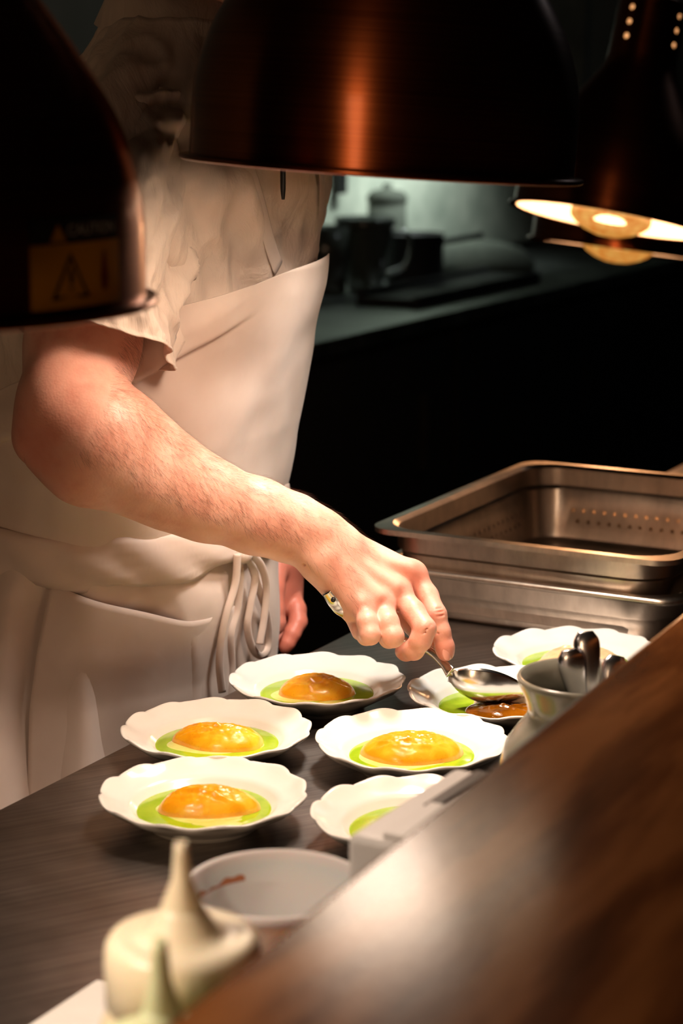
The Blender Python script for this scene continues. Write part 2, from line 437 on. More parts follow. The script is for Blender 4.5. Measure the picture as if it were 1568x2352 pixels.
# steel panel on the wall
tag(bevel(obj('wall_panel', ebox(1.05, 3.2, -.70, -.66, .92, 1.9), M['panel'], smooth=False), .003), 'mottled steel panel on the back wall right of the pale wall', 'panel')
def on_counter(px, n):           # point of the counter top seen in that column, n metres behind the front edge
    d = P(px, 650, 1)-Vector((0, 0, CAMZ)); d.z = 0
    o = Vector((c0.x, c0.y, 0))+NB*n; A = np.array([[d.x, -EB.x], [d.y, -EB.y]]); t = np.linalg.solve(A, [o.x, o.y])
    return Vector((d.x*t[0], d.y*t[0], .9))
def back_item(name, px, n, prof, mat, label, cat, nseg=32):
    o = obj(name, lathe(prof, nseg), mat, loc=on_counter(px, n)); tag(o, label, cat); return o
p = on_counter(750, -.50)
r = empty('utensil_holder', p); tag(r, 'dim glass holder with a whisk, leftmost on the back counter', 'utensil holder')
obj('holder', lathe([(0, .004), (.055, .004), (.062, .12), (.066, .19), (.062, .19), (.056, .02), (0, .012)], 32), M['glass'], r)
wk = empty('whisk', p+Vector((.0, 0, .012))); tag(wk, 'dark whisk leaning left in the glass holder on the back counter', 'whisk')
obj('whisk_handle', tube([(.03, 0, .01), (-.01, 0, .12), (-.05, 0, .24)], [.008, .008, .007], 8), M['black'], wk)
for k in range(4):
    a = k*PI/4; pts = []
    for t in np.linspace(-1, 1, 9):
        w_ = .035*math.cos(t*PI/2); l_ = .10*(1-abs(t))
        pts.append((-.05-.4*l_+w_*math.cos(a)*(1 if t > 0 else -1), w_*math.sin(a)*(1 if t > 0 else -1), .24+l_*.9))
    obj('wire', tube(pts, .0015, 5), M['spoon'], wk)
g = back_item('glass_jug', 838, -.44, [(0, .003), (.05, .003), (.06, .10), (.085, .19), (.09, .21), (.086, .21), (.056, .10), (.046, .015), (0, .012)], M['glass'], 'wide mouthed dim glass jug on the back counter beside the steel canister', 'jug')
obj('jug_handle', tube([(.07, 0, .17), (.125, 0, .16), (.12, 0, .08), (.06, 0, .05)], .007, 8), M['glass'], g)
g = back_item('steel_canister', 888, -.56, [(0, 0), (.058, 0), (.058, .23), (.0, .23)], M['towel'], 'tall steel canister with a domed lid on the back counter', 'canister')
obj('lid', lathe([(.06, .23), (.062, .245), (.05, .262), (.014, .27), (.014, .285), (0, .288)], 32), M['towel'], g)
g = back_item('dark_pot', 950, -.38, [(0, 0), (.075, 0), (.085, .02), (.087, .15), (.092, .155), (.084, .155), (.08, .02), (0, .01)], M['cabinet'], 'dark round pot on the back counter right of the canister', 'pot')
obj('pot_handle', tube([(.08, 0, .13), (.14, 0, .14), (.2, 0, .15)], .009, 8), M['cabinet'], g)
p = on_counter(1040, -.20)
g = obj('tray', merge(box(Vector((0, 0, .012)), EB, NB, Z, .40, .09, .012), box(Vector((0, 0, .02))-NB*.085, EB, NB, Z, .40, .008, .02), box(Vector((0, 0, .016))+NB*.085, EB, NB, Z, .40, .008, .016)), M['cabinet'], loc=p, smooth=False)
tag(bevel(g, .004), 'long black tray lying along the back counter edge', 'tray')
vt, ft = lathe([(0.0, .11), (.10, .105), (.16, .085), (.19, .04), (.19, .0), (0, 0)], 40)
g = obj('folded_towel', ([Vector((q.x*1.25, q.y*.5, q.z*(1+.15*fbm(q*9)))) for q in vt], ft), M['towel'], loc=on_counter(1050, -.42)+Z*0.0)
tag(g, 'grey green rumpled towel heap under the mottled wall panel', 'towel')
g = empty('hanging_ladle', eb(1.30, -.64, 1.18)); tag(g, 'dark utensil hanging upright against the back wall panel', 'utensil')
obj('handle', box(Vector((0, 0, .14)), EB, NB, Z, .022, .010, .16), M['black'], g, smooth=False)
obj('hook', tube([(0, 0, .29), (0, 0, .33), Vector(NB)*-.025+Z*.33], .004, 6), M['black'], g)

# steel worktop
q0 = PZ(0, 1857, TZ); q1 = PZ(699, 1504, TZ)
ED = (q1-q0); ED.z = 0; ED.normalize(); ND = Vector((ED.y, -ED.x, 0)); E, N = ED, ND
def tb(e, n, z): return Vector((q0.x, q0.y, TZ))+ED*e+ND*n+Z*z
def tbox(e0, e1, n0, n1, z0, z1): return box(tb((e0+e1)/2, (n0+n1)/2, (z0+z1)/2), ED, ND, Z, (e1-e0)/2, (n1-n0)/2, (z1-z0)/2)
wt = empty('worktop', (tb(0, .3, 0).x, tb(0, .3, 0).y, 0)); tag(wt, 'brushed steel worktop that carries the white plates', 'worktop')
bevel(obj('top', tbox(-1.3, 1.9, 0, .56, -.035, 0), M['table'], wt, world=True, smooth=False), .003, 3)
obj('base_cabinet', tbox(-1.25, 1.85, .05, .54, -.82, -.036), M['cabinet'], wt, world=True, smooth=False)
for e in (-1.2, .3, 1.8):
    for n in (.09, .5): obj('foot', box(tb(e, n, -.86), ED, ND, Z, .02, .02, .04), M['cabinet'], wt, world=True, smooth=False)
# wooden pass shelf
WH = .235
w0 = PZ(380, 2352, TZ+WH); w1 = PZ(1568, 1405, TZ+WH)
WD = (w1-w0); WD.z = 0; WD.normalize(); WN = Vector((WD.y, -WD.x, 0))
def wb(e, n, z): return Vector((w0.x, w0.y, TZ))+WD*e+WN*n+Z*z
def wbox(e0, e1, n0, n1, z0, z1): return box(wb((e0+e1)/2, (n0+n1)/2, (z0+z1)/2), WD, WN, Z, (e1-e0)/2, (n1-n0)/2, (z1-z0)/2)
ws = empty('pass_counter', (wb(.5, .3, 0).x, wb(.5, .3, 0).y, 0)); tag(ws, 'dark stained wooden pass counter with glossy top in the foreground', 'counter')
bevel(obj('top', wbox(-.9, 1.6, 0, .62, WH-.04, WH), M['wood'], ws, world=True, smooth=False), .004, 3)
obj('front_panel', wbox(-.85, 1.55, .26, .56, -.90, WH-.041), M['wood'], ws, world=True, smooth=False)

# ------------------------------------------------------------------ plates and desserts
R0 = .089
def plate_mesh(seed):
    rnd = random.Random(seed); ph = rnd.random()*2*PI
    up = [(0, .0062), (.02, .0062), (.040, .0064), (.050, .0082), (.0575, .0125), (.0620, .0170), (.0650, .0192), (.069, .0203), (.075, .0222), (.081, .0248), (.0855, .0275), (.0880, .0287), (.0893, .0284)]
    dn = [(.0895, .0272), (.0880, .0255), (.082, .0205), (.074, .0160), (.066, .0120), (.057, .0070), (.049, .0038), (.0475, .0), (.0445, .0), (.0435, .0028), (.02, .0030), (0, .0030)]
    pf = up+dn
    def fn(a, i, r, z):
        s = abs(math.sin(6*(a+ph)+.25*math.sin(2*a+ph))); w = sstep(.066, .088, r)
        lobe = (s**.6); ir = .035*(1-lobe)+.006*math.sin(3*a+ph)
        z2 = z+w*.0016*(lobe-.5)
        if .069 < r < .0895: z2 += .0011*math.sin(12*(a+ph))*w
        return r*(1-w*ir), z2
    return lathe(pf, 192, fn=fn)
def blob(R, z, n=64, amp=.05, seed=0, asp=1, th=.0006, k=3):
    rr = random.Random(seed); cs = [(rr.uniform(-1, 1)*amp/(j+1)**.6, rr.random()*6.28) for j in range(k)]
    rings = []
    for s in (1, .985, .95, .8, .5, .2, .02):
        z_ = z+th*(1-s**6) if s < 1 else z-.0004
        ring = []
        for i in range(n):
            a = 2*PI*i/n; r = R*(1+sum(c*math.sin((j+2)*a+p_) for j, (c, p_) in enumerate(cs)))*s
            ring.append(Vector((r*math.cos(a), r*asp*math.sin(a), z_)))
        rings.append(ring)
    return loft(rings, caps=True)
def dome_mesh(seed, a, b, h, ridges=1):
    rr = random.Random(seed); V, Fc = [], []; nr, nt = 46, 120
    rd = [(rr.uniform(-.35, .35)*a, rr.uniform(-.75, -.1)*b, rr.uniform(.35, .7)*a, rr.uniform(-.25, .25), rr.uniform(.0012, .0022)) for _ in range(3*ridges)]
    for i in range(nr+1):
        s = i/nr
        for j in range(nt):
            t = 2*PI*j/nt
            edge = 1+.05*math.sin(2*t+seed)+.035*math.sin(3*t+2.1*seed)+.02*math.sin(5*t+seed*1.7)
            x = a*s*math.cos(t)*edge; y = b*s*math.sin(t)*edge
            z = h*(max(0, 1-s**2.6))**.62
            z += h*.10*fbm((x*38+seed*3, y*38, 0))*(1-s**4)
            z += .0010*fbm((x*140+seed, y*200, 3))*(1-s**4)
            for (rx, ry, rl, ra, rh) in rd:
                u = (x-rx)*math.cos(ra)+(y-ry)*math.sin(ra); v = -(x-rx)*math.sin(ra)+(y-ry)*math.cos(ra)-.25*u*u/max(rl, .01)
                z += rh*math.exp(-(u/rl)**4)*(math.exp(-(v/.0022)**2)-.7*math.exp(-((v-.0042)/.003)**2))*(1-s**6)
            V.append(Vector((x, y, z)))
    for i in range(nr):
        for j in range(nt):
            k = (j+1) % nt; Fc.append((i*nt+j, i*nt+k, (i+1)*nt+k, (i+1)*nt+j))
    Fc.append(tuple(range(nt-1, -1, -1)))
    return V, Fc
pl = plate_mesh(3)
pm = None
PL = [ # px, py rim centre, dx, dy, label, dome(mat,a,b,h,ox,oy,rot), cream
 ('A', 468, 1817, 0, 0, 'white scalloped plate at the front left corner of the plates', 'orange puree on green oil, on the front left plate', ('orange', .041, .029, .019, .003, .002, -.05), 1),
 ('C', 498, 1668, 0, -.002, 'white scalloped plate second in the left file, behind the front left plate', 'orange puree on yellow green oil, on the second plate of the left file', ('orange', .042, .028, .018, .002, .001, -.12), 2),
 ('E', 718, 1567, .004, .016, 'white scalloped plate in the shadow of the hand, furthest back on the left', 'brownish orange puree with a swirl, on the shaded plate under the forearm', ('orange', .040, .028, .018, -.001, .0, -.03), 1),
 ('D', 945, 1692, 0, -.004, 'brightly lit white scalloped plate in the middle, left of the stoneware jar', 'wide orange puree on bright green oil, on the middle plate', ('orange', .047, .032, .020, 0, .001, -.10), 2),
 ('F', 1142, 1590, .000, .006, 'white scalloped plate under the serving spoon, partly behind the jar', 'cream mousse being glazed with amber sauce under the spoon', ('creamdome', .038, .026, .017, .018, .006, 0), 1),
 ('G', 1316, 1504, .006, .020, 'white scalloped plate furthest right, beside the steel pans', 'pale cream mousse not yet glazed, on the plate beside the steel pans', ('creamdome', .044, .028, .020, .004, -.002, -.05), 1),
 ('H', 955, 1861, .002, -.002, 'white scalloped plate at the front right, half hidden by the grey device', 'orange puree peeking out behind the grey device, on the front right plate', ('orange', .040, .029, .018, .010, .002, .25), 1),
]
RIMZ = TZ+.0285
for idx, (k, px, py, dx, dy, lab, lab2, dm, cr) in enumerate(PL):
    c = PZ(px, py, RIMZ); loc = (c.x+dx, c.y+dy, TZ)
    if pm is None:
        o = obj('dessert_plate', pl, M['porcelain'], loc=loc); pm = o; o.scale = (.985, .985, 1)
    else:
        o = pm.copy(); COL.objects.link(o); o.location = loc
    o.rotation_euler = (0, 0, idx*.37)
    tag(o, lab, 'plate', 'white scalloped dessert plates on the steel worktop')
    d = empty('dessert', (loc[0], loc[1], TZ+.0064)); tag(d, lab2, 'dessert', 'plated desserts')
    obj('green_sauce', blob(.0575, .0062, 96, .012, idx, 1, .0004), M['green'], d)
    mt, a, b, h, ox, oy, rot = dm
    cm = blob(a*1.0, .0064, 96, .08, idx+20, b/a*1.10, .0006, 5)
    cp_ = obj('cream_sauce', cm, M['cream'], d, loc=(ox-.003, oy-.003, .0002)); cp_.rotation_euler = (0, 0, rot+.1)
    if cr == 1:
        cm = blob(.020, .0064, 64, .22, idx+40, .42, .0005, 6)
        c2 = obj('cream_sauce', cm, M['cream'], d, loc=(ox+.012, oy-.036, .0003)); c2.rotation_euler = (0, 0, .15)
    dmm = obj('puree_dome', dome_mesh(idx*1.7+1, a, b, h*.94), M['orange' if mt == 'orange' and k != 'E' else ('orange' if k == 'E' else mt)], d, loc=(ox, oy, .0066)); dmm.rotation_euler = (0, 0, rot)
    if k == 'F':
        gm = obj('amber_glaze', dome_mesh(9.2, .036, .022, .0085), M['glaze'], d, loc=(.004, -.020, .0068)); gm['label'] = 'glossy amber brown glaze pool'
    if k == 'G':
        gm = obj('amber_glaze', blob(.016, .0075, 48, .2, 3, .5), M['orange'], d, loc=(-.030, -.022, .0006))

# ------------------------------------------------------------------ pans
def rrect(hx, hy, r, n=8):
    pts = []
    for (sx, sy, a0) in ((1, 1, 0), (-1, 1, PI/2), (-1, -1, PI), (1, -1, 1.5*PI)):
        for i in range(n+1):
            a = a0+PI/2*i/n; pts.append((sx*(hx-r)+r*math.cos(a), sy*(hy-r)+r*math.sin(a)))
    return pts
def pan(name, L, Wd, H, holes, label, loc, t=.0012, wob=0):
    r = empty(name, loc); r.rotation_euler = (0, 0, math.atan2(ED.y, ED.x)); tag(r, label, 'pan')
    # levels outside->rim->inside: (inset, z, corner)
    lv = [(.040, 0, .03), (.034, .0, .035), (.027, .006, .04), (.024, .020, .04), (.0185, H-.030, .045), (.0145, H-.026, .047), (.0135, H-.004, .048), (.011, H-.001, .048), (.002, H-.001, .03), (.0, H-.005, .03), (-.001, H-.005, .03), (-.001, H+.001, .03), (.010, H+.0015, .048), (.0150, H-.003, .047), (.0158, H-.025, .046), (.020, H-.030, .044), (.0255, .020, .04), (.0285, .0075, .038), (.036, .0022, .035), (.042, .002, .03)]
    rings = [[Vector((x, y, z+(wob*math.sin(x*60+y*23)*(1 if z > H*.8 else 0)))) for x, y in rrect(L/2-i, Wd/2-i, c)] for i, z, c in lv]
    vf = loft(rings)
    o = obj('pan_body', vf, M['pan'], r)
    if holes:
        cut = []
        for z in (H*.44, H*.30):
            off = 0 if z > H*.4 else .007
            for k in range(40):
                x = -L/2+.075+k*.0145+off
                if x < L/2-.07: cut.append(xf(lathe([(.0027, -Wd), (.0027, Wd)], 8), Matrix.Translation((x, 0, z)) @ Matrix.Rotation(PI/2, 4, 'X')))
            for k in range(30):
                y = -Wd/2+.075+k*.0145+off
                if y < Wd/2-.07: cut.append(xf(lathe([(.0027, -L), (.0027, L)], 8), Matrix.Translation((0, y, z)) @ Matrix.Rotation(PI/2, 4, 'Y')))
        cut = [(v, f+[tuple(range(0, 16, 2))[::-1], tuple(range(1, 16, 2))]) for v, f in cut]
        ct = obj('cutter', merge(*cut), M['pan'], smooth=False)
        boolean(o, ct)
    return r
def boolean(o, ct):
    ct.matrix_world = Matrix.Identity(4)
    pr = o.parent; o.parent = None; ml = o.location.copy(); o.location = (0, 0, 0)
    m = o.modifiers.new('b', 'BOOLEAN'); m.object = ct; m.operation = 'DIFFERENCE'; m.solver = 'EXACT'; m.use_self = True
    dg = bpy.context.evaluated_depsgraph_get(); dg.update()
    me = bpy.data.meshes.new_from_object(o.evaluated_get(dg))
    o.modifiers.clear(); old = o.data; o.data = me; me.name = o.name
    o.parent = pr; o.location = ml
    bpy.data.objects.remove(ct)
    autosmooth(o, 35)
PZT = TZ+.106
a0 = PZ(842, 1213, PZT); Wp, Lp = .368, .47
pc = a0+ED*(Lp/2)+ND*(Wp/2)
pan('perforated_pan', Lp, Wp, .1, True, 'deep perforated steel pan nested on top of the solid pan', (pc.x, pc.y, TZ+.006))
pc2 = pc+ED*.006+ND*.004
pan('steel_pan', Lp+.008, Wp+.008, .062, False, 'solid steel pan standing on the worktop beneath the perforated pan', (pc2.x, pc2.y, TZ), wob=.0006)

# ------------------------------------------------------------------ stoneware jar with spoons
jc = PZ(1338, 1556, TZ+.14)
jp = [(0, .002), (.036, 0), (.042, .003), (.058, .02), (.0655, .043), (.0662, .065), (.0615, .084), (.0525, .097), (.0448, .107), (.0438, .113), (.0460, .122), (.0500, .131), (.0525, .1365), (.0532, .1395), (.0520, .142), (.0495, .1415), (.0455, .133), (.041, .122), (.0395, .113), (.041, .106), (.049, .094), (.057, .082), (.062, .064), (.061, .045), (.054, .022), (.036, .007), (0, .006)]
jar = obj('stoneware_jar', lathe(jp, 96), M['stoneware'], loc=(jc.x, jc.y, TZ)); tag(jar, 'grey glazed stoneware jar with flared rim holding spoons', 'jar')
def spoon_parts(name, label, hp, hw, bowl_c=None, group=None):
    pass
JS = [((1306, 1492), (1322, 1585), -.010, 'short spoon handle leaning left in the stoneware jar', .0105), ((1344, 1450), (1358, 1580), .004, 'tallest spoon handle standing in the stoneware jar', .0105), ((1416, 1506), (1405, 1590), .012, 'spoon in the jar nearest the wooden counter edge, only its end showing', .0105)]
for (t, b, dz, lab, hw) in JS:
    zt = jc.y*cp+ (CAMZ-TZ-.14)*sp
    top = P(t[0], t[1], zt+dz); bot = P(b[0], b[1], zt+dz*.5)
    d = (bot-top).normalized(); k = (TZ+.045-top.z)/d.z; end = top+d*k
    hc = Vector((jc.x, jc.y, end.z)); end = hc+(end-hc)*min(1, .024/max(.001, (end-hc).length))
    o = empty('spoon', end); tag(o, lab, 'spoon', 'spoons standing in the stoneware jar')
    view = Vector((0, -1, 0))
    pts = [top, top.lerp(end, .08), top.lerp(end, .3), top.lerp(end, .55), top.lerp(end, .8), end]
    obj('spoon_handle', tube(pts, [.0062, .0108, .0080, .0055, .004, .004], 16, 30, flat=(1, .42), up=view), M['chrome'], o, world=True)
    be = end+Z*0
    vb, fb = lathe([(0, -.006), (.6, -.005), (.85, -.002), (1, .002), (.96, .003), (.8, 0), (.5, -.003), (0, -.004)], 32)
    bl = obj('spoon_bowl', ([Vector((p_.x*.012, p_.z, p_.y*.019-.012)) for p_ in vb], fb), M['chrome'], o)

# ------------------------------------------------------------------ grey device, tub, bottles, board
dz = .15
g0 = PZ(812, 1905, TZ+dz); g1 = PZ(1040, 1762, TZ+dz); GD = (g1-g0); GD.z = 0; gl = GD.length+.012; GD.normalize(); GN = Vector((GD.y, -GD.x, 0))
dv = empty('countertop_device', (g0.x, g0.y, TZ)); tag(dv, 'pale grey plastic countertop device between the front right plate and the wooden counter', 'kitchen device')
def gb(e, n, z): return Vector((g0.x, g0.y, TZ))+GD*e+GN*n+Z*z
wdv = .062
bevel(obj('housing', box(gb(gl/2-.01, wdv/2, dz/2), GD, GN, Z, gl/2, wdv/2, dz/2), M['greyplastic'], dv, world=True, smooth=False), .006, 4)
bevel(obj('display', box(gb(gl*.66, .023, dz+.0005), GD, GN, Z, gl*.26, .005, .001), M['darkgrey'], dv, world=True, smooth=False), .0008)
bevel(obj('lid_rim', box(gb(gl*.20, .040, dz+.001), GD, GN, Z, gl*.22, .018, .0022), M['greyplastic'], dv, world=True, smooth=False), .0015)
bevel(obj('front_seam', box(gb(-.0102, wdv/2+.004, dz*.84), GD, GN, Z, .0006, .022, .0008), M['darkgrey'], dv, world=True, smooth=False), .0002)

tc = PZ(645, 2031, TZ+.105)-Vector((.003, .001, 0))
tub = empty('plastic_tub', (tc.x, tc.y, TZ)); tag(tub, 'empty round frosted plastic tub with a dried sauce line behind the squeeze bottles', 'tub')
def ribs(a, i, r, z): return r*(1+(.004*math.cos(60*a) if .03 < z < .08 else 0)), z
to = lathe([(0, .001), (.046, .0), (.048, .003), (.0535, .080), (.0555, .083), (.0555, .0985), (.058, .0995), (.0592, .103), (.0588, .1065), (.0570, .1072), (.0552, .104), (.0545, .085), (.0522, .081), (.0470, .006), (.044, .003), (0, .003)], 180, fn=ribs)
obj('tub_body', to, M['tub'], tub)
V, Fc = [], []
for i in range(60):
    a = 2.0+i*.85/59
    for z, w_ in ((.0875, 1), (.0872+.0035*(1+.5*math.sin(i*.13)+.25*math.sin(i*.41)), 1)): V.append(Vector(((.0545)*math.cos(a), .0545*math.sin(a), z)))
    if i: Fc.append((2*i-2, 2*i-1, 2*i+1, 2*i))
obj('sauce_stain', (V, Fc), M['soil'], tub)

def squeeze(name, px, py, z, R, zc, nozzle_px, label, m_body, m_cap, noz_h):
    c = PZ(px, py, TZ+zc); r = empty(name, (c.x, c.y, z)); tag(r, label, 'squeeze bottle', 'squeeze bottles')
    h = TZ+zc-z
    obj('bottle_body', lathe([(0, .001), (R*.9, 0), (R*1.08, .004), (R*1.12, .02), (R*1.12, h-.06), (R*1.08, h-.048), (R*.96, h-.038), (R*.92, h-.034), (0, h-.034)], 64), m_body, r)
    def rib(a, i, rr, zz): return rr*(1+(.006*math.cos(48*a) if h-.033 < zz < h-.006 and rr > R*.95 else 0)), zz
    cpo = obj('cap', lathe([(R*.9, h-.036), (R*1.0, h-.035), (R*1.0, h-.012), (R*.985, h-.004), (R*.93, h), (R*.80, h+.0012), (R*.70, h+.0008), (R*.50, h+.002), (R*.44, h+.005), (R*.30, h+.014), (R*.24, h+.018), (0, h+.018)], 192, fn=rib), m_cap, r)
    obj('nozzle', lathe([(R*.27, h+.012), (R*.26, h+.018), (.0052, h+.02+noz_h*.35), (.0040, h+.018+noz_h*.8), (.0034, h+.018+noz_h), (.0018, h+.018+noz_h), (.0014, h+.018+noz_h*.9), (0, h+.018+noz_h*.9)], 32), m_cap, cpo)
    return r
squeeze('squeeze_bottle', 420, 2150, TZ, .0405, .185, None, 'cream coloured squeeze bottle with a tall nozzle, the taller of the two', M['bottle'], M['cap'], .033)
squeeze('squeeze_bottle', 372, 2392, TZ, .034, .168, None, 'pale green squeeze bottle cut off by the bottom of the photo', M['greenbottle'], M['greenbottle'], .034)
b0 = PZ(110, 2352, TZ+.012); b1 = PZ(222, 2246, TZ+.012)
bo = obj('cutting_board', box(Vector((b1.x, b1.y, TZ+.006))-ED*.20+ND*.055, ED, ND, Z, .20, .055, .006), M['board'], smooth=False)
tag(bevel(bo, .003, 3), 'white plastic board in the bottom left corner of the worktop', 'board')
#@@LAMPS
# ------------------------------------------------------------------ heat lamps
SR = .158
PR = [(.985, .012), (.999, .03), (1, .32), (.992, .42), (.965, .55), (.93, .66), (.89, .755), (.82, .875), (.72, 1.03), (.60, 1.20), (.48, 1.38), (.40, 1.50), (.365, 1.58), (.35, 1.68), (.345, 2.22), (.335, 2.255), (.30, 2.27), (.0, 2.27)]
def shade_mesh(open_cap=False):
    fl = [(.965, .012), (1.0, .002), (1.03, -.002), (1.046, .004), (1.05, .016), (1.044, .028), (1.03, .032), (1.01, .026)]
    outer = [(r*1.0, z) for r, z in PR[1:]]
    inner = [(max(r-.02, 0), z-.02 if z > 2.2 else z) for r, z in PR[::-1]]
    pf = fl+outer+inner[0:]
    no = len(fl)+len(outer)-1
    pf = [(r*SR, z*SR) for r, z in pf]
    v, f = lathe(pf, 128)
    mi = []
    m = len(pf)
    for j in range(128):
        for i in range(m-1): mi.append(0 if i < no else 1)
    # close the ring between the last inner point and the flange start
    for j in range(128):
        k = (j+1) % 128; f.append((j*m+m-1, k*m+m-1, k*m, j*m)); mi.append(1)
    return (v, f), mi
def curved(pts2, R, a0, z0, off=.0006):
    """wrap flat (x,z) points round a cylinder facing angle a0"""
    return [Vector(((R+off)*math.cos(a0+x/R), (R+off)*math.sin(a0+x/R), z0+z)) for x, z in pts2]
def patch(w, h, R, a0, z0, off, n=16):
    V, Fc = [], []
    for i in range(n+1):
        x = -w/2+w*i/n; V += curved([(x, -h/2), (x, h/2)], R, a0, z0, off)
        if i: Fc.append((2*i-2, 2*i, 2*i+1, 2*i-1))
    return V, Fc
lamp_objs = []
shade_me = None
def text_mesh(s, size):
    cu = bpy.data.curves.new('t', 'FONT'); cu.body = s; cu.size = size; cu.align_x = 'CENTER'; cu.align_y = 'CENTER'
    o = bpy.data.objects.new('t', cu); COL.objects.link(o)
    dg = bpy.context.evaluated_depsgraph_get(); dg.update()
    me = bpy.data.meshes.new_from_object(o.evaluated_get(dg))
    v = [(p_.co.x, p_.co.y) for p_ in me.vertices]; f = [tuple(p_.vertices) for p_ in me.polygons]
    bpy.data.objects.remove(o); bpy.data.curves.remove(cu); bpy.data.meshes.remove(me)
    return v, f
def lamp(label, px, py, zd, roll, pitch, power, color, holes=True, sag=.024, lr=.03, lz=.03, up=0, cone=None, hot=False):
    global shade_me
    c = P(px, py, zd); r = empty('heat_lamp', c); tag(r, label, 'heat lamp', 'copper heat lamps hanging over the worktop')
    rot = Matrix.Rotation(roll, 4, 'Y') @ Matrix.Rotation(pitch, 4, 'X')
    r.rotation_euler = rot.to_euler()
    if shade_me is None:
        vf, mi = shade_mesh(); o = obj('lamp_shade', vf, [M['copper'], M['enamel']], r, mi=mi)
        cut = []
        for j in range(4):
            for q in range(3):
                vv, ff = lathe([(.0042, .02), (.0042, .07)], 10); ff = ff+[tuple(range(0, 20, 2))[::-1], tuple(range(1, 20, 2))]
                a = -PI/2+PI/4+.03+j*PI/2; cut.append(xf((vv, ff), Matrix.Rotation(a, 4, 'Z') @ Matrix.Translation((0, 0, SR*(1.82+.145*q))) @ Matrix.Rotation(PI/2, 4, 'Y')))
        ct = obj('cutter', merge(*cut), M['enamel'], smooth=False); boolean(o, ct); shade_me = o.data
        autosmooth(o, 50)
    else:
        o = bpy.data.objects.new('lamp_shade', shade_me); COL.objects.link(o); o.parent = r
    z0 = -sag+up
    bp = [(0, z0), (.02, z0+.0016), (.04, z0+.008), (.055, z0+.016), (.064, z0+.0245), (.066, z0+.032), (.064, z0+.045), (.052, z0+.075), (.036, z0+.105), (.022, z0+.125), (.016, z0+.14)]
    b = obj('bulb', lathe(bp, 64), M['bulb_hot' if hot else ('bulb_clear' if cone else 'bulb')], r)
    obj('socket', lathe([(0, z0+.15), (.016, z0+.15), (.019, z0+.145), (.019, z0+.135), (.0175, z0+.13), (.0175, z0+.15)][1:5]+[(.021, z0+.15), (.022, .22), (.0, .22)], 32), M['black'], r)
    top = r.matrix_basis @ Vector((0, 0, SR*2.27))
    cd = obj('cord', tube([(0, 0, SR*2.25), (0, 0, SR*2.5), (0, 0, SR*4)], .004, 8), M['cord'], r)
    # cord continues plumb to the ceiling
    L = Matrix.Translation(c) @ rot; ld = L @ Vector((0, 0, SR*4))
    Li = L.inverted()
    obj('cord', tube([Li @ ld, Li @ (ld+Z*.05), Li @ Vector((ld.x, ld.y, 2.8))], .004, 8), M['cord'], r)
    for k in range(4):
        a = -PI/2+(k//2)*PI
        s = obj('screw', xf(lathe([(0, .0035), (.003, .0032), (.0052, .001), (.0055, 0), (0, 0)], 16), Matrix.Rotation(a, 4, 'Z') @ Matrix.Translation((.0465, 0, SR*(1.80+.14*(k%2)))) @ Matrix.Rotation(PI/2, 4, 'Y')), M['chrome'], r)
    ld_ = bpy.data.lights.new('heat_bulb_light', 'SPOT' if cone else 'POINT'); ld_.energy = power; ld_.color = color; ld_.shadow_soft_size = lr
    if cone: ld_.spot_size = math.radians(cone); ld_.spot_blend = 1
    lo = bpy.data.objects.new('heat_bulb_light', ld_); COL.objects.link(lo); lo.parent = r; lo.location = (0, 0, lz)
    return r
W1 = (1, .89, .82)
lamp_c = lamp('large copper heat lamp in the middle of the row, nearly edge-on', 875, 393, 1.68, math.radians(3.8), math.radians(-1), 17.0, (1, .77, .64), up=.03, lz=.018, cone=155, hot=True, lr=.045)
lamp_l = lamp('dark copper heat lamp at the left edge carrying a caution label', -243, 700, 1.285, 0, 0, 8.0, (1, .80, .68), up=.045, lz=.03, cone=136)
lamp_r = lamp('copper heat lamp on the right tilted to show its glowing bulb and white inside', 1400, 510, 3.29, math.radians(11), math.radians(-8.5), 32.0, (1, .54, .28))
lamp_b = lamp('furthest copper heat lamp, behind and below the tilted one', 1418, 574, 3.72, math.radians(7.6), math.radians(-4.6), 14.0, (1, .52, .28))
lamp_h = lamp('smaller copper heat lamp hanging directly behind the middle one', 960, 335, 1.97, 0, 0, 33.0, (1, .93, .87), up=.03, lz=.02, cone=98, lr=.045); lamp_h.scale = (.8, .8, .8)
lamp_n = lamp('nearest copper heat lamp of the row, beyond the left edge of the photo', -1250, 800, .90, 0, 0, 34.0, (1, .84, .70), up=.03, lz=.02, cone=142)
# caution label on the left lamp
lc = P(-243, 700, 1.285)
def ang_for(px, py): # angle on the shade where the view ray of that pixel meets the cylinder
    d = P(px, py, 1)-Vector((0, 0, CAMZ)); o = Vector((0, 0, CAMZ))-lc
    A_ = d.x**2+d.y**2; B_ = 2*(o.x*d.x+o.y*d.y); C_ = o.x**2+o.y**2-SR**2
    t = (-B_-math.sqrt(B_*B_-4*A_*C_))/(2*A_); h = o+d*t; return math.atan2(h.y, h.x), h.z
aL, zL = ang_for(68, 620); aR, _ = ang_for(272, 620); am = (aL+aR)/2; wl = (aR-aL)*SR
_, zt1 = ang_for(170, 500); _, zm = ang_for(170, 558); _, zb = ang_for(170, 706)
lb = obj('caution_label', patch(wl, zm-zb, SR, am, (zm+zb)/2, .0004), M['label_yellow'], lamp_l)
lb['label'] = 'yellow and black caution sticker'
obj('header_band', patch(wl*.97, zt1-zm, SR, am, (zt1+zm)/2, .0005), M['label_black'], lb)
tv, tf = text_mesh('CAUTION', (zt1-zm)*.62)
xs = [q[0] for q in tv]; sc = wl*.56/(max(xs)-min(xs))
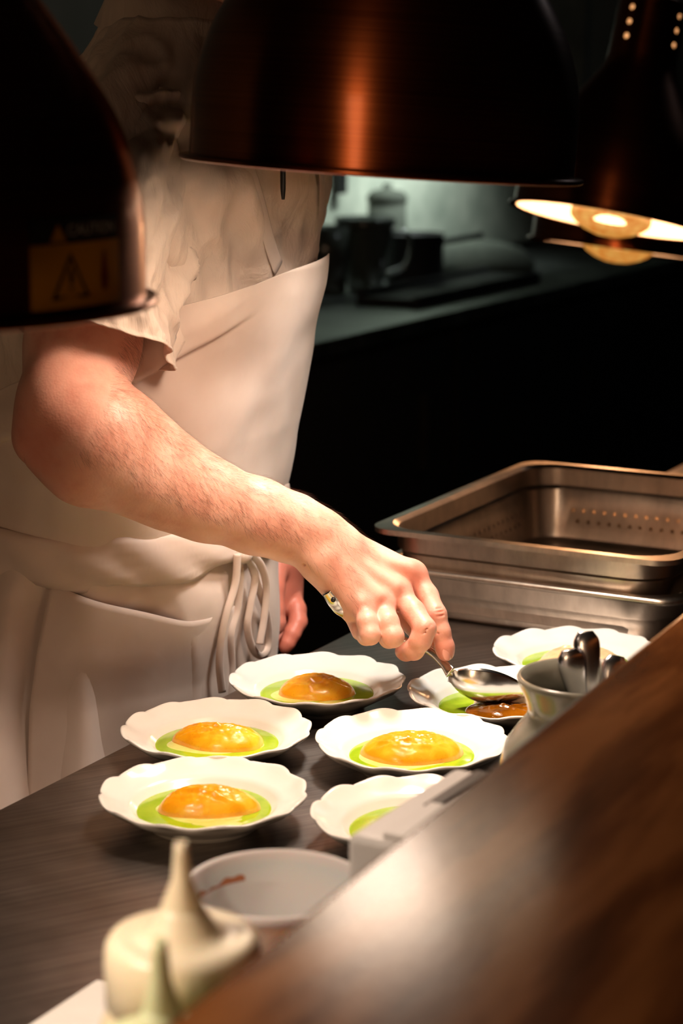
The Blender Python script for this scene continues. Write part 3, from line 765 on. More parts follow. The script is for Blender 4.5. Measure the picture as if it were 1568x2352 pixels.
obj('lettering', (curved([(x*sc+wl*.14, y) for x, y in tv], SR, am, (zt1+zm)/2, .0009), tf), M['label_white'], lb, smooth=False)
def tri(cx, cz, w, h, off, th=None):
    o_ = [(cx-w/2, cz-h/2), (cx+w/2, cz-h/2), (cx, cz+h/2)]
    if th is None: return curved(o_, SR, am, (zm+zb)/2, off), [(0, 1, 2)]
    c_ = (cx, cz-h/6); i_ = [(c_[0]+(x-c_[0])*th, c_[1]+(z-c_[1])*th) for x, z in o_]
    return curved(o_+i_, SR, am, (zm+zb)/2, off), [(0, 1, 4, 3), (1, 2, 5, 4), (2, 0, 3, 5)]
H_ = zm-zb
obj('warning_triangle', tri(-wl*.12, 0.0, wl*.40, H_*.72, .0009, .78), M['label_black'], lb, smooth=False)
obj('symbol', (curved([(-wl*.14, -H_*.12), (-wl*.10, -H_*.12), (-wl*.105, H_*.10), (-wl*.135, H_*.10), (-wl*.14, -H_*.22), (-wl*.10, -H_*.22), (-wl*.10, -H_*.17), (-wl*.14, -H_*.17)], SR, am, (zm+zb)/2, .0009), [(0, 1, 2, 3), (4, 5, 6, 7)]), M['label_black'], lb, smooth=False)
obj('warning_triangle', tri(-wl*.24, H_*.5+(zt1-zm)*.45, wl*.16, (zt1-zm)*.7, .0011), M['label_yellow'], lb, smooth=False)
obj('heat_symbol', (curved([(wl*.24, -H_*.28), (wl*.30, -H_*.28), (wl*.32, -H_*.1), (wl*.285, H_*.34), (wl*.255, H_*.34), (wl*.22, -H_*.1)], SR, am, (zm+zb)/2, .0009), [(0, 1, 2, 3, 4, 5)]), M['label_red'], lb, smooth=False)
#@@PERSON
# ------------------------------------------------------------------ the cook
def pr(px, zd): return px*zd/F          # photo pixels -> metres at that distance
B = Body(.0016); BH = Body(.00085)
T0 = Vector((-.232, 2.15, 0))            # body axis at the waist
def axis(z):                             # body axis leans over the worktop
    t = interp(z, [.0, .9, 1.05, 1.25, 1.40, 1.50, 1.60], [-.05, -.03, -.012, .035, .07, .085, .09])
    return T0+N*t+Z*z
cook = empty('person', (T0.x-.04, T0.y+.02, 0))
tag(cook, 'cook in white short sleeved shirt and apron bending over plates, spoon in right hand', 'person')
# right arm (photo pixel, distance, radius in pixels)
RA = [((335, 250), 2.02, 112), ((290, 430), 2.00, 118), ((235, 620), 1.96, 120), ((190, 790), 1.92, 124), ((168, 900), 1.895, 120)]
FA = [((176, 950), 1.888, 122), ((225, 1000), 1.888, 128), ((275, 1033), 1.89, 126), ((343, 1080), 1.90, 114), ((402, 1114), 1.91, 103), ((472, 1147), 1.92, 93), ((590, 1186), 1.94, 84), ((670, 1213), 1.955, 76), ((726, 1236), 1.965, 68)]
BH.chain([P(*a, b) for a, b, c in RA], [pr(c, b) for a, b, c in RA], .02)
BH.chain([P(*a, b) for a, b, c in FA], [pr(c, b) for a, b, c in FA], .012)
BH.cap(P(88, 1015, 1.89), P(180, 1075, 1.89), pr(46, 1.89), pr(66, 1.89), .04)       # point of the elbow
BH.cap(P(150, 925, 1.87), P(230, 985, 1.865), pr(100, 1.87), pr(104, 1.87), .02)
def hp(x, y, zd): return P(x, y, zd)
WR = hp(738, 1243, 1.968)
# wrist and ulnar head
BH.cap(hp(726, 1238, 1.965), hp(772, 1262, 1.972), pr(66, 1.97), pr(64, 1.97), .012)
BH.cap(hp(716, 1276, 1.945), hp(730, 1284, 1.945), .011, .011, .014)
# back of the hand: one bone per finger
MCP = {'i': (952, 1322, 2.004), 'm': (918, 1368, 1.985), 'r': (878, 1392, 1.966), 'p': (836, 1400, 1.952)}
BH.cap(hp(775, 1244, 1.995), hp(*MCP['i']), .0165, .0122, .016)
BH.cap(hp(765, 1262, 1.978), hp(*MCP['m']), .0175, .0125, .016)
BH.cap(hp(752, 1280, 1.962), hp(*MCP['r']), .0165, .0118, .016)
BH.cap(hp(745, 1295, 1.952), hp(*MCP['p']), .0150, .0108, .016)
BH.cap(hp(738, 1300, 1.965), hp(806, 1392, 1.966), .0150, .0135, .018)    # heel of the hand
BH.cap(hp(800, 1330, 2.000), hp(880, 1385, 2.000), .019, .016, .018)    # palm mass
# knuckles and tendons
for k, r_ in (('i', .0102), ('m', .0098), ('r', .0090), ('p', .0086)):
    x, y, d = MCP[k]; BH.cap(hp(x-3, y-10, d-.0045), hp(x-1, y-4, d-.005), r_*.92, r_*.92, .011)
BH.cap(hp(820, 1268, 1.981), hp(940, 1305, 1.992), .0040, .0040, .010)
BH.cap(hp(810, 1288, 1.962), hp(905, 1345, 1.970), .0040, .0040, .010)
BH.cap(hp(790, 1302, 1.950), hp(865, 1368, 1.952), .0035, .0035, .010)
def finger(pts, rads, kj=.004, kb=.0035):
    it = []; BH.chain([hp(*p_) for p_ in pts], rads, kj, it); BH.group(it, kb)
finger([MCP['i'], (982, 1368, 1.994), (1001, 1412, 1.982), (1012, 1452, 1.980), (1021, 1486, 1.980), (1023, 1499, 1.980)], [.0112, .0101, .0101, .0092, .0090, .0084])
finger([MCP['m'], (950, 1405, 1.968), (975, 1444, 1.952), (966, 1470, 1.953), (950, 1492, 1.962), (932, 1497, 1.974), (926, 1496, 1.978)], [.0118, .0108, .0106, .0102, .0098, .0086, .0080])
finger([MCP['r'], (890, 1430, 1.944), (902, 1462, 1.938), (893, 1466, 1.955), (878, 1450, 1.975), (872, 1440, 1.982)], [.0112, .0106, .0102, .0092, .0088, .0080])
finger([MCP['p'], (843, 1430, 1.934), (850, 1458, 1.929), (841, 1461, 1.944), (828, 1446, 1.958), (822, 1428, 1.966)], [.0104, .0096, .0093, .0085, .0082, .0076])
# pinky side fold of the palm seen left of the little finger
BH.cap(hp(812, 1412, 1.968), hp(826, 1452, 1.970), .0085, .0080, .006)
# thumb, closing on the handle behind the fingers
finger([(800, 1290, 2.02), (862, 1352, 2.035), (925, 1412, 2.028), (972, 1462, 2.008), (985, 1478, 2.002)], [.017, .0138, .0112, .0098, .0088], .006, .010)
# creases
def crease(p0, p1, r=.0008): BH.cut(hp(*p0), hp(*p1), r, .0012)
crease((992, 1400, 1.970), (1013, 1396, 1.975)); crease((994, 1408, 1.969), (1017, 1404, 1.974)); crease((997, 1417, 1.969), (1017, 1413, 1.974))
crease((974, 1450, 1.9405), (988, 1436, 1.944)); crease((966, 1458, 1.9405), (982, 1450, 1.943))
crease((1004, 1455, 1.971), (1022, 1452, 1.974))
for dy in (0,): crease((694, 1300, 1.937), (735, 1268, 1.936), .0012)
hv, hf = BH.mesh(2)
# left hand hanging beside the apron
LH = Body(.0011)
LA = [(535, 1010, 2.38, 80), (565, 1120, 2.37, 68), (614, 1215, 2.345, 54), (645, 1275, 2.325, 50)]
LH.chain([P(a, b, c) for a, b, c, d in LA], [pr(d, c) for a, b, c, d in LA], .01)
LH.cap(P(645, 1290, 2.325), P(640, 1385, 2.335), .023, .020, .012)
LH.cap(P(660, 1295, 2.335), P(668, 1375, 2.345), .018, .014, .012)
def lf(pts, rads, kb=.003):
    it = []; LH.chain([P(*p_) for p_ in pts], rads, .004, it); LH.group(it, kb)
lf([(636, 1300, 2.305), (630, 1350, 2.295), (632, 1400, 2.29), (634, 1430, 2.29), (633, 1441, 2.29)], [.013, .0115, .0105, .0105, .0092], .006)
lf([(668, 1365, 2.335), (681, 1400, 2.325), (684, 1428, 2.318), (671, 1455, 2.31), (660, 1476, 2.308), (655, 1485, 2.308)], [.0118, .0106, .0102, .0094, .0088, .0080])
lf([(658, 1375, 2.345), (668, 1420, 2.35), (655, 1450, 2.34), (638, 1470, 2.335)], [.0115, .0105, .0098, .0085])
lf([(645, 1380, 2.36), (650, 1425, 2.37), (630, 1455, 2.36), (615, 1472, 2.355)], [.011, .010, .0095, .0082])
lf([(628, 1380, 2.37), (622, 1420, 2.385), (606, 1448, 2.38), (598, 1460, 2.375)], [.010, .009, .0085, .0075])
lv_, lf_ = LH.mesh(2)
# trunk, neck, head, left arm, legs: coarser
B = Body(.006)
def ax(z, e=0, n=0): return axis(z)+E*e+N*n
B.cap(ax(1.02, -.05), ax(1.02, .05), .115, .115, .05); B.cap(ax(1.20, -.06), ax(1.20, .06), .11, .11, .05)
B.cap(ax(1.36, -.08), ax(1.36, .08), .105, .105, .05); B.cap(ax(1.02), ax(1.36), .10, .10, .05)
SHR = P(335, 250, 2.02); SHL = ax(1.455, .17)
B.cap(SHR, SHL, .055, .055, .05)
HC = ax(1.705, 0, .05)
B.cap(ax(1.45, 0, .0), HC-Z*.06-N*.02, .062, .056, .03)
Rm = [list(N), list(E), list(Z)]
B.ell(HC+Z*.03, Rm, (.098, .076, .105), .03); B.ell(HC-Z*.045+N*.025, Rm, (.070, .055, .070), .03)
B.cap(HC+N*.088-Z*.005, HC+N*.112-Z*.035, .010, .014, .012)       # nose
B.cap(HC+N*.080-Z*.070+E*-.018, HC+N*.080-Z*.070+E*.018, .008, .008, .008)   # lips
for s in (-1, 1):
    B.ell(HC+E*s*.077-N*.005-Z*.015, Rm, (.016, .008, .030), .006)    # ears
    B.ell(HC+E*s*.030+N*.082+Z*.004, Rm, (.010, .014, .009), .008)    # lids
B.cap(SHL, P(545, 860, 2.38), .050, .044, .03); B.cap(P(545, 860, 2.38), P(540, 1020, 2.38), .044, .036, .02)
for s in (-1, 1):
    B.cap(ax(.93, .085*s), ax(.52, .095*s, .01), .088, .062, .04); B.cap(ax(.52, .095*s, .01), ax(.10, .10*s, -.01), .062, .040, .02)
bv, bf = B.mesh(2)
allv = np.concatenate([hv, lv_, bv]); off1 = len(hv); off2 = off1+len(lv_)
allf = [tuple(q) for q in hf]+[tuple(q+off1) for q in lf_]+[tuple(q+off2) for q in bf]
body = obj('body', (allv, allf), M['skin'], cook, world=True)
# reddish skin over knuckles, elbow and fingertips
red = np.zeros(len(allv)); 
def blush(c, r, a):
    d = np.linalg.norm(allv-np.array(c), axis=1); np.maximum(red, a*np.exp(-(d/r)**2), out=red)
for k in MCP: blush(hp(*MCP[k])+Vector((0, -.008, 0)), .013, .55)
blush(hp(1023, 1498, 1.98), .016, .75); blush(hp(926, 1497, 1.975), .014, .6); blush(hp(1003, 1408, 1.975), .010, .5)
blush(hp(975, 1444, 1.95), .010, .4); blush(hp(942, 1361, 1.965), .003, .9)
blush(hp(100, 1010, 1.86), .05, .55); blush(hp(120, 940, 1.85), .05, .3)
red[off1:off2] = np.maximum(red[off1:off2], .75)  # whole left hand reddened: red lamp light put into its skin colour
at = body.data.attributes.new('red', 'FLOAT', 'POINT'); at.data.foreach_set('value', red.astype(np.float32))
# nails
def nail(c, dirv, nrm, L, Wd):
    c = Vector(c); dirv = Vector(dirv).normalized(); nrm = Vector(nrm); nrm = (nrm-dirv*nrm.dot(dirv)).normalized(); s = dirv.cross(nrm)
    V, Fc = [], []; n = 10
    for i in range(n+1):
        for j in range(n+1):
            u = -1+2*i/n; v = -1+2*j/n
            x = v*math.sqrt(1-.5*u*u); y = u*math.sqrt(1-.35*v*v)
            V.append(c+dirv*y*L+s*x*Wd+nrm*(-.0030*x*x-.0008*y*y))
            if i and j: a = i*(n+1)+j; Fc.append((a-n-2, a-1, a, a-n-1))
    return V, Fc
o = obj('fingernail', nail(P(1029, 1502, 1.9715), P(1029, 1516, 1.98)-P(1023, 1480, 1.98), Vector((.62, -.78, .05)), .0062, .0050), M['nail'], body, world=True)
o['label'] = 'pink fingernail of the right index finger'
so = o.modifiers.new('s', 'SOLIDIFY'); so.thickness = .0006; so.offset = -1
# hair on the head (cut short)
hv2, hf2 = [], []
Hb = Body(.006); Hb.ell(HC+Z*.042-N*.008, Rm, (.104, .084, .104), .02); Hb.ell(HC-N*.04+Z*.0, Rm, (.072, .078, .085), .02)
for s_ in (Vector(N)*.085-Z*.01,): Hb.cut(HC+s_-E*.05, HC+s_+E*.05, .055, .01)
q1_, q2_ = Hb.mesh(1); obj('hair', (q1_, q2_), M['hair'], cook, world=True)
# arm hair: short strands on the forearm
hs_V, hs_F = [], []
me = body.data; rr = random.Random(5)
vs = np.array(allv[:off1]); ns = np.zeros((len(me.vertices), 3)); me.vertices.foreach_get('co', np.zeros(len(me.vertices)*3))
nn = np.zeros(len(me.vertices)*3, dtype=np.float32); me.vertex_normals.foreach_get('vector', nn); nn = nn.reshape(-1, 3)
EL = np.array(P(230, 990, 1.89)); WRn = np.array(WR); axd = WRn-EL; AL = np.linalg.norm(axd); axd /= AL
tt = (vs-EL)@axd; cand = np.nonzero((tt > -.02) & (tt < AL+.05))[0]
cnt = 0
while cnt < 5200:
    i = int(cand[rr.randrange(len(cand))]); p_ = Vector(vs[i]); n_ = Vector(nn[i].tolist()); t_ = tt[i]/AL
    dens = 1 if t_ < .85 else .35
    if n_.z < -.3 or rr.random() > dens: continue
    if n_.y > .8: continue
    d_ = (Vector(axd)*.75+Vector((0, 0, -1))*(.55 if n_.z < .85 else -.1)+Vector((rr.uniform(-.45, .45), rr.uniform(-.45, .45), rr.uniform(-.3, .3))))
    d_ = (d_-n_*d_.dot(n_)).normalized(); L_ = rr.uniform(.006, .014); side = d_.cross(n_)*.00007; a0_ = len(hs_V)
    bend = side.normalized()*rr.uniform(-.25, .25)
    for k in range(4):
        s_ = k/3; c_ = p_+d_*L_*s_+n_*(.0012*math.sin(s_*PI*.6)+.0022*s_*rr.uniform(.6, 1))+bend*L_*s_*s_
        w_ = 1-.7*s_; hs_V += [c_-side*w_, c_+side*w_]
        if k: hs_F.append((a0_+2*k-2, a0_+2*k-1, a0_+2*k+1, a0_+2*k))
    cnt += 1
ah = obj('arm_hair', (hs_V, hs_F), M['armhair'], body, world=True); tag(ah, kind='stuff')

# ---- clothing
def sec(z):   # half sizes of the dressed trunk: across (E), front (N), back
    a = interp(z, [.5, .75, .95, 1.04, 1.15, 1.30, 1.40, 1.47, 1.53, 1.57], [.235, .225, .205, .185, .188, .195, .200, .185, .115, .075])
    f = interp(z, [.5, .75, .95, 1.04, 1.15, 1.30, 1.40, 1.47, 1.53, 1.57], [.150, .145, .140, .138, .138, .128, .115, .095, .075, .065])
    b = interp(z, [.5, .75, .95, 1.04, 1.15, 1.30, 1.40, 1.47, 1.53, 1.57], [.150, .145, .140, .130, .130, .125, .120, .100, .075, .065])
    return a, f, b
def trunk(th, z, off=0):  # th=0 faces the worktop (N), +90 = E side, -90 = side towards the camera
    a, f, b = sec(z); c, s = math.cos(th), math.sin(th); e_ = 2/2.35
    x = math.copysign(abs(s)**e_, s)*(a+off); y = math.copysign(abs(c)**e_, c)*((f if c > 0 else b)+off)
    return axis(z)+E*x+N*y
def tnorm(th, z):
    d1 = trunk(th+.02, z)-trunk(th-.02, z); d2 = trunk(th, z+.01)-trunk(th, z-.01)
    n_ = d1.cross(d2)
    if n_.dot(trunk(th, z)-axis(z)) < 0: n_ = -n_
    return n_.normalized()
def ridge(x): return 1-abs((x % 2)-1)*2          # triangle wave
def soft(x): return math.sin(x)
# shirt body
def rg(x, y, z): return (1-min(1, abs(fbm((x, y, z))*2.4)))**3
def shirt_disp(th, z, p_):
    d = (.006*fbm((p_.x*9, p_.y*9, p_.z*5))+.004*fbm((p_.x*22+3, p_.y*22, p_.z*9)))*(.3+.7*sstep(1.2, 1.32, z))
    # creases running from the shoulder down across the chest
    u = (z-1.28)*22+th*5.5
    d += .007*rg(p_.x*11+2, p_.y*11, p_.z*4.5)*sstep(1.2, 1.3, z)
    w_ = sstep(1.22, 1.34, z)*(1-sstep(1.50, 1.56, z))
    d += w_*.012*(abs(math.sin(u*.55+1.2*fbm((th*2, z*6, 1))))**1.0-.5)
    d += w_*.006*soft(u*1.9+2*fbm((th*3, z*9, 4)))
    return d
rings = []
for i in range(130):
    z = .98+(1.565-.98)*i/129
    rings.append([None]*220)
    for j in range(220):
        th = 2*PI*j/220; p_ = trunk(th, z); rings[-1][j] = p_+tnorm(th, z)*(.004+shirt_disp(math.remainder(th, 2*PI), z, p_))
shirt = obj('shirt', loft(rings, caps=False), M['shirt'], cook, world=True)
so = shirt.modifiers.new('s', 'SOLIDIFY'); so.thickness = .0015
# collar
def ringc(c, ax_, r1, r2, n=60, tilt=None):
    ax_ = Vector(ax_).normalized(); s = ax_.cross(Vector((0, 1, .01))).normalized(); u = s.cross(ax_)
    return [Vector(c)+s*math.cos(2*PI*k/n)*r1+u*math.sin(2*PI*k/n)*r2 for k in range(n)]
cr = []
for k, (z, r_) in enumerate([(1.545, .082), (1.57, .074), (1.598, .070), (1.600, .073), (1.575, .080), (1.548, .092)]):
    cr.append([ax(z-.02*math.cos(2*PI*j/72), math.sin(2*PI*j/72)*r_, math.cos(2*PI*j/72)*r_) for j in range(72)])
o = obj('collar', loft(cr, caps=False), M['shirt'], cook, world=True)
so = o.modifiers.new('s', 'SOLIDIFY'); so.thickness = .0015
# right sleeve: rings down the upper arm, hem open towards the camera
hemL, hemR = P(52, 742, 1.90), P(390, 832, 1.93)
hc_ = (hemL+hemR)/2; hu = (hemR-hemL)/2
hvv = (P(235, 738, 1.82)-P(235, 838, 1.995))/2; hvv = hvv-hu*(hvv.dot(hu)/hu.length_squared)
SL = [ # centre px, zd, half width px, half depth m
 ((395, 130), 2.08, 118, .085, -28), ((365, 215), 2.05, 138, .098, -18), ((335, 300), 2.02, 150, .104, -10), ((310, 400), 1.995, 156, .102, -4), ((290, 500), 1.975, 158, .098, 3), ((265, 600), 1.955, 160, .094, 8), ((243, 700), 1.935, 163, .092, 12)]
def sl_ring(t):
    m = len(SL); x = t*m
    def get(i):
        if i >= m: return hc_, hu, hvv
        (px, py), zd, hw, hd, tl = SL[max(i, 0)]
        c = P(px, py, zd); a_ = math.radians(tl)
        u = Vector((math.cos(a_), 0, -math.sin(a_)))*pr(hw, zd); v = Vector((0, -1, .35 if i > 1 else .1)).normalized()*hd
        return c, u, v
    i = min(int(x), m-1); f_ = x-i
    pts = [get(i-1 if i else 0), get(i), get(min(i+1, m)), get(min(i+2, m))]
    out = []
    for q in range(3):
        a_, b_, c_, d_ = [p_[q] for p_ in pts]
        out.append(.5*((2*b_)+(c_-a_)*f_+(2*a_-5*b_+4*c_-d_)*f_*f_+(3*b_-a_-3*c_+d_)*f_**3))
    return out
rings = []; NS, NT = 150, 200
for i in range(NS+1):
    t = i/NS; c_, u_, v_ = sl_ring(t); ring = []
    for j in range(NT):
        a_ = 2*PI*j/NT; p_ = c_+u_*math.cos(a_)+v_*math.sin(a_); nr_ = (p_-c_).normalized()
        # arcs of cloth over the shoulder, then long drape folds towards the hem
        up_ = 1-sstep(.28, .50, t)
        d = up_*.009*(abs(math.sin(t*34+2.2*math.cos(a_-.9)+1.3*fbm((a_*1.2, t*5, 2))))-.55)
        d += up_*.003*math.sin(t*80+4*math.cos(a_-.6)+2*fbm((a_*2, t*9, 7)))
        dn_ = sstep(.30, .6, t)
        d += dn_*.0085*math.sin(a_*5+2.5*fbm((t*2.2, a_, 3))+t*3)*(.5+.7*t)
        d += dn_*.0045*math.sin(a_*11-t*9+2*fbm((t*4, a_*2, 5)))
        d *= 1-.65*sstep(.82, 1, t)
        d += .006*rg(p_.x*13, p_.y*13+4, p_.z*5)*(1-.5*sstep(.85, 1, t))
        d += .0065*fbm((p_.x*26, p_.y*26, p_.z*20))
        d += .0022*fbm((p_.x*70, p_.y*70, p_.z*50))
        d += .003*math.exp(-((t-.335)/.012)**2)*(.6+.4*math.sin(a_*9))       # armhole seam
        if t > .985: d += .0015
        pp_ = p_+nr_*d
        if t > .9:
            pp_ += Vector((0, 0, 1))*(.0035*math.sin(a_*3+.6))*sstep(.9, 1, t)
            pp_ -= Z*.004*math.exp(-(math.remainder(a_+.12, 2*PI)/.16)**2)*sstep(.88, 1, t)
        ring.append(pp_)
    rings.append(ring)
o = obj('sleeve', loft(rings, caps=False), M['shirt'], shirt, world=True)
so = o.modifiers.new('s', 'SOLIDIFY'); so.thickness = .0013; so.offset = -1
# left sleeve, mostly hidden
rings = []
for i in range(40):
    t = i/39; c_ = SHL.lerp(P(550, 800, 2.37), t); ring = []
    for j in range(60):
        a_ = 2*PI*j/60; d = .085-.012*t+.006*math.sin(5*a_+t*9)+.004*fbm((a_, t*6, 9))
        ring.append(c_+E*math.cos(a_)*d*.9+N*math.sin(a_)*d*.9)
    rings.append(ring)
o = obj('sleeve', loft(rings, caps=False), M['shirt'], shirt, world=True)
so = o.modifiers.new('s', 'SOLIDIFY'); so.thickness = .0013; so.offset = -1

# apron: bib wrapped round the chest, its side edges running down to the waist behind
ZT = 1.325; ZW = 1.03
def bib_range(z):
    lo = interp(z, [ZW, 1.12, 1.20, 1.26, 1.30, ZT], [-2.75, -2.45, -1.85, -1.25, -.70, .02])
    hi = interp(z, [ZW, 1.12, 1.20, 1.26, 1.30, ZT], [2.6, 2.3, 1.7, 1.05, .70, .50])
    return lo, hi
V, Fc = [], []; NU, NV = 150, 90
for i in range(NV+1):
    z = ZW+(ZT-ZW)*i/NV
    for j in range(NU+1):
        lo, hi = bib_range(z); th = lo+(hi-lo)*j/NU; p_ = trunk(th, z)
        out = .018+.006*fbm((th*1.5, z*5, 8))+.0045*math.sin(th*3.2+z*16+1.5*fbm((th, z*4, 2)))*sstep(1.04, 1.12, z)+.004*sstep(1.10, 1.34, z)*math.exp(-(th/.8)**2)+.012*sstep(1.24, 1.325, z)*math.exp(-((th-.35)/.35)**2)
        out += .005*math.sin(z*14+th*1.7)*sstep(1.05, 1.15, z)*(1-sstep(1.2, 1.3, z))
        zz = z+(.006*math.sin(th*3) if i == NV else .0)
        ln_ = z-(1.285+(th+.25)*.085)
        out += .0075*sstep(-.003, .004, ln_)*(1-sstep(.02, .05, ln_))*sstep(-2.0, -1.5, th)*(1-sstep(-.5, -.2, th))
        q = p_+tnorm(th, z)*out; q.z = zz
        V.append(q)
        if i and j: a_ = i*(NU+1)+j; Fc.append((a_-NU-2, a_-NU-1, a_, a_-1))
apron = obj('apron', (V, Fc), M['apron'], cook, world=True)
so = apron.modifiers.new('s', 'SOLIDIFY'); so.thickness = .0016; so.offset = 1
# neck strap from the bib corners
for sg in (-1, 1):
    lo, hi = bib_range(ZT); th = lo if sg < 0 else hi; pts = []
    for k in range(9):
        t = k/8; z = ZT+(1.56-ZT)*t; a_ = th*(1-t)+sg*.55*t
        pts.append(trunk(a_, z)+tnorm(a_, z)*.010)
    obj('neck_strap', tube(pts, .011, 12, 40, flat=(1, .10), up=tnorm(th, 1.4)), M['apron'], apron, world=True)
# skirt of the apron
V, Fc = [], []; NU, NV = 260, 110
for i in range(NV+1):
    z = .46+(1.052-.46)*i/NV
    for j in range(NU+1):
        th = -2.9+5.6*j/NU; p_ = trunk(th, z); dn_ = 1-sstep(.80, 1.05, z)
        sd = sstep(.6, 1.6, -th)
        out = .016+.003*fbm((th*2, z*4, 5))+dn_*.008*math.sin(th*4.2+.8)
        out += sd*(.012+.030*(1-sstep(.75, 1.04, z)))*math.sin(th*12+2.0*fbm((th, z*2.4, 6)))*(1-.4*sstep(1.0, 1.05, z))
        out += sd*.006*math.sin(th*25+z*6)*dn_
        out += .0075*(1-abs(math.sin(th*2.6+z*7.5+.9*fbm((th, z*3, 1)))))**2*(1-sstep(1.0, 1.04, z))
        out += .004*math.sin(th*9-z*16+2*fbm((th*1.5, z*4, 9)))*(1-sstep(.99, 1.03, z))
        out += .004*math.sin((z-.9)*26+th*3.5)*(1-sd)*sstep(.7, .85, z)*(1-sstep(.98, 1.03, z))
        q = p_+tnorm(th, z)*out; V.append(q)
        if i and j: a_ = i*(NU+1)+j; Fc.append((a_-NU-2, a_-NU-1, a_, a_-1))
sk = obj('apron_skirt', (V, Fc), M['apron'], apron, world=True)
so = sk.modifiers.new('s', 'SOLIDIFY'); so.thickness = .0016; so.offset = 1
# rolled waistband
V = []; rings = []
for j in range(181):
    th = -2.9+5.6*j/180; c_ = trunk(th, 1.045)+tnorm(th, 1.045)*.021
    dz_ = .004*math.sin(th*2.2)+.003*fbm((th*2, 3, 3)); n_ = tnorm(th, 1.045); ring = []
    for k in range(16):
        a_ = 2*PI*k/16; wv = 1+.12*math.sin(th*9+k)
        ring.append(c_+Z*(math.sin(a_)*.026*wv+dz_+.004)+n_*(math.cos(a_)*.0075*wv+.002*math.sin(th*17+a_*3)))
    rings.append(ring)
obj('waistband', loft(rings), M['apron'], apron, world=True)
# pocket with a drooping open edge
V, Fc = [], []
for i in range(31):
    for j in range(41):
        th = -1.25+1.22*j/40; u_ = j/40
        top = 1.022-.046*sstep(0, .75, u_)-.004*math.sin(u_*9); z = .80+(top-.80)*i/30
        out = .0225+.003*fbm((th*2, z*4, 5))+(1-sstep(.80, 1.05, z))*.008*math.sin(th*4.2+.8)+.009*sstep(.90, 1.0, z)*math.sin(u_*PI)
        out -= .007*(1-sstep(0, .22, u_))+.006*(1-sstep(.80, .90, z))
        V.append(trunk(th, z)+tnorm(th, z)*out)
        if i and j: a_ = i*41+j; Fc.append((a_-42, a_-41, a_, a_-1))
o = obj('pocket', (V, Fc), M['apron'], apron, world=True)
so = o.modifiers.new('s', 'SOLIDIFY'); so.thickness = .0016; so.offset = 1
# knotted strings hanging at the front
def onsk(px, py, lift):
    o_ = Vector((0, 0, CAMZ)); d = (P(px, py, 1)-o_).normalized(); t = 1.7; off = .024+lift; best = (9, None)
    while t < 2.6:
        q = o_+d*t; c_ = axis(q.z); a, f, b = sec(q.z); x = (q-c_).dot(E)/(a+off); y = (q-c_).dot(N); y /= (f if y > 0 else b)+off
        v_ = abs(x)**2.35+abs(y)**2.35
        if v_ < best[0]: best = (v_, q)
        if v_ <= 1: return q
        t += .002
    return best[1]
ST = [[(548, 1270), (552, 1330), (545, 1400), (530, 1460), (532, 1530), (528, 1600)],
      [(560, 1268), (585, 1320), (575, 1390), (568, 1440), (580, 1490), (600, 1506), (617, 1480), (612, 1410), (590, 1340), (570, 1275)],
      [(545, 1272), (540, 1340), (520, 1410), (508, 1470), (504, 1530), (510, 1590)],
      [(575, 1270), (600, 1300), (612, 1350), (606, 1420), (596, 1480)]]
kn = obj('knot', tube([onsk(540, 1268, .004), onsk(556, 1274, .008), onsk(572, 1268, .004)], [.006, .010, .006], 12), M['apron'], apron, world=True)
for q_, s_ in enumerate(ST):
    obj('tie_string', tube([onsk(x, y, .004+.0035*q_) for x, y in s_], .0042, 10, 60, flat=(1, .45), up=Vector((.3, -1, 0))), M['apron'], apron, world=True)
# trousers and shoes below the worktop
for s in (-1, 1):
    rings = []
    for i in range(30):
        z = .06+(.97-.06)*i/29; r_ = interp(z, [.06, .5, .9], [.075, .085, .105]); c_ = ax(z, .097*s)
        rings.append([c_+E*math.cos(2*PI*k/40)*r_+N*math.sin(2*PI*k/40)*r_*1.05+Z*0 for k in range(40)])
    obj('trouser_leg', loft(rings), M['trouser'], cook, world=True)
    rings = []
    for i in range(14):
        t = i/13; c_ = ax(0, .10*s, -.10+.28*t); r_ = .048*math.sin(PI*(.12+.80*t))**.5; hh = .075*(1-t)**.6*.9+.03
        rings.append([c_+E*math.cos(2*PI*k/20)*r_+Z*(hh*(max(0, math.sin(2*PI*k/20))) +.0) for k in range(20)])
    obj('shoe', loft(rings), M['shoe'], cook, world=True)
# pen clipped at the chest
pq = P(603, 412, 1); d = pq-Vector((0, 0, CAMZ))
best = min(((abs((trunk(k*.01, 1.405).x)-d.x/d.y*trunk(k*.01, 1.405).y), k*.01) for k in range(-150, 60)), key=lambda x: x[0])[1]
pp = trunk(best, 1.405)+tnorm(best, 1.405)*.024
pen = obj('pen', tube([pp+Z*.03, pp, pp-Z*.012], [.0028, .0028, .0016], 10), M['black'])
tag(pen, 'slim black pen clipped to the front of the cook\'s shirt', 'pen')

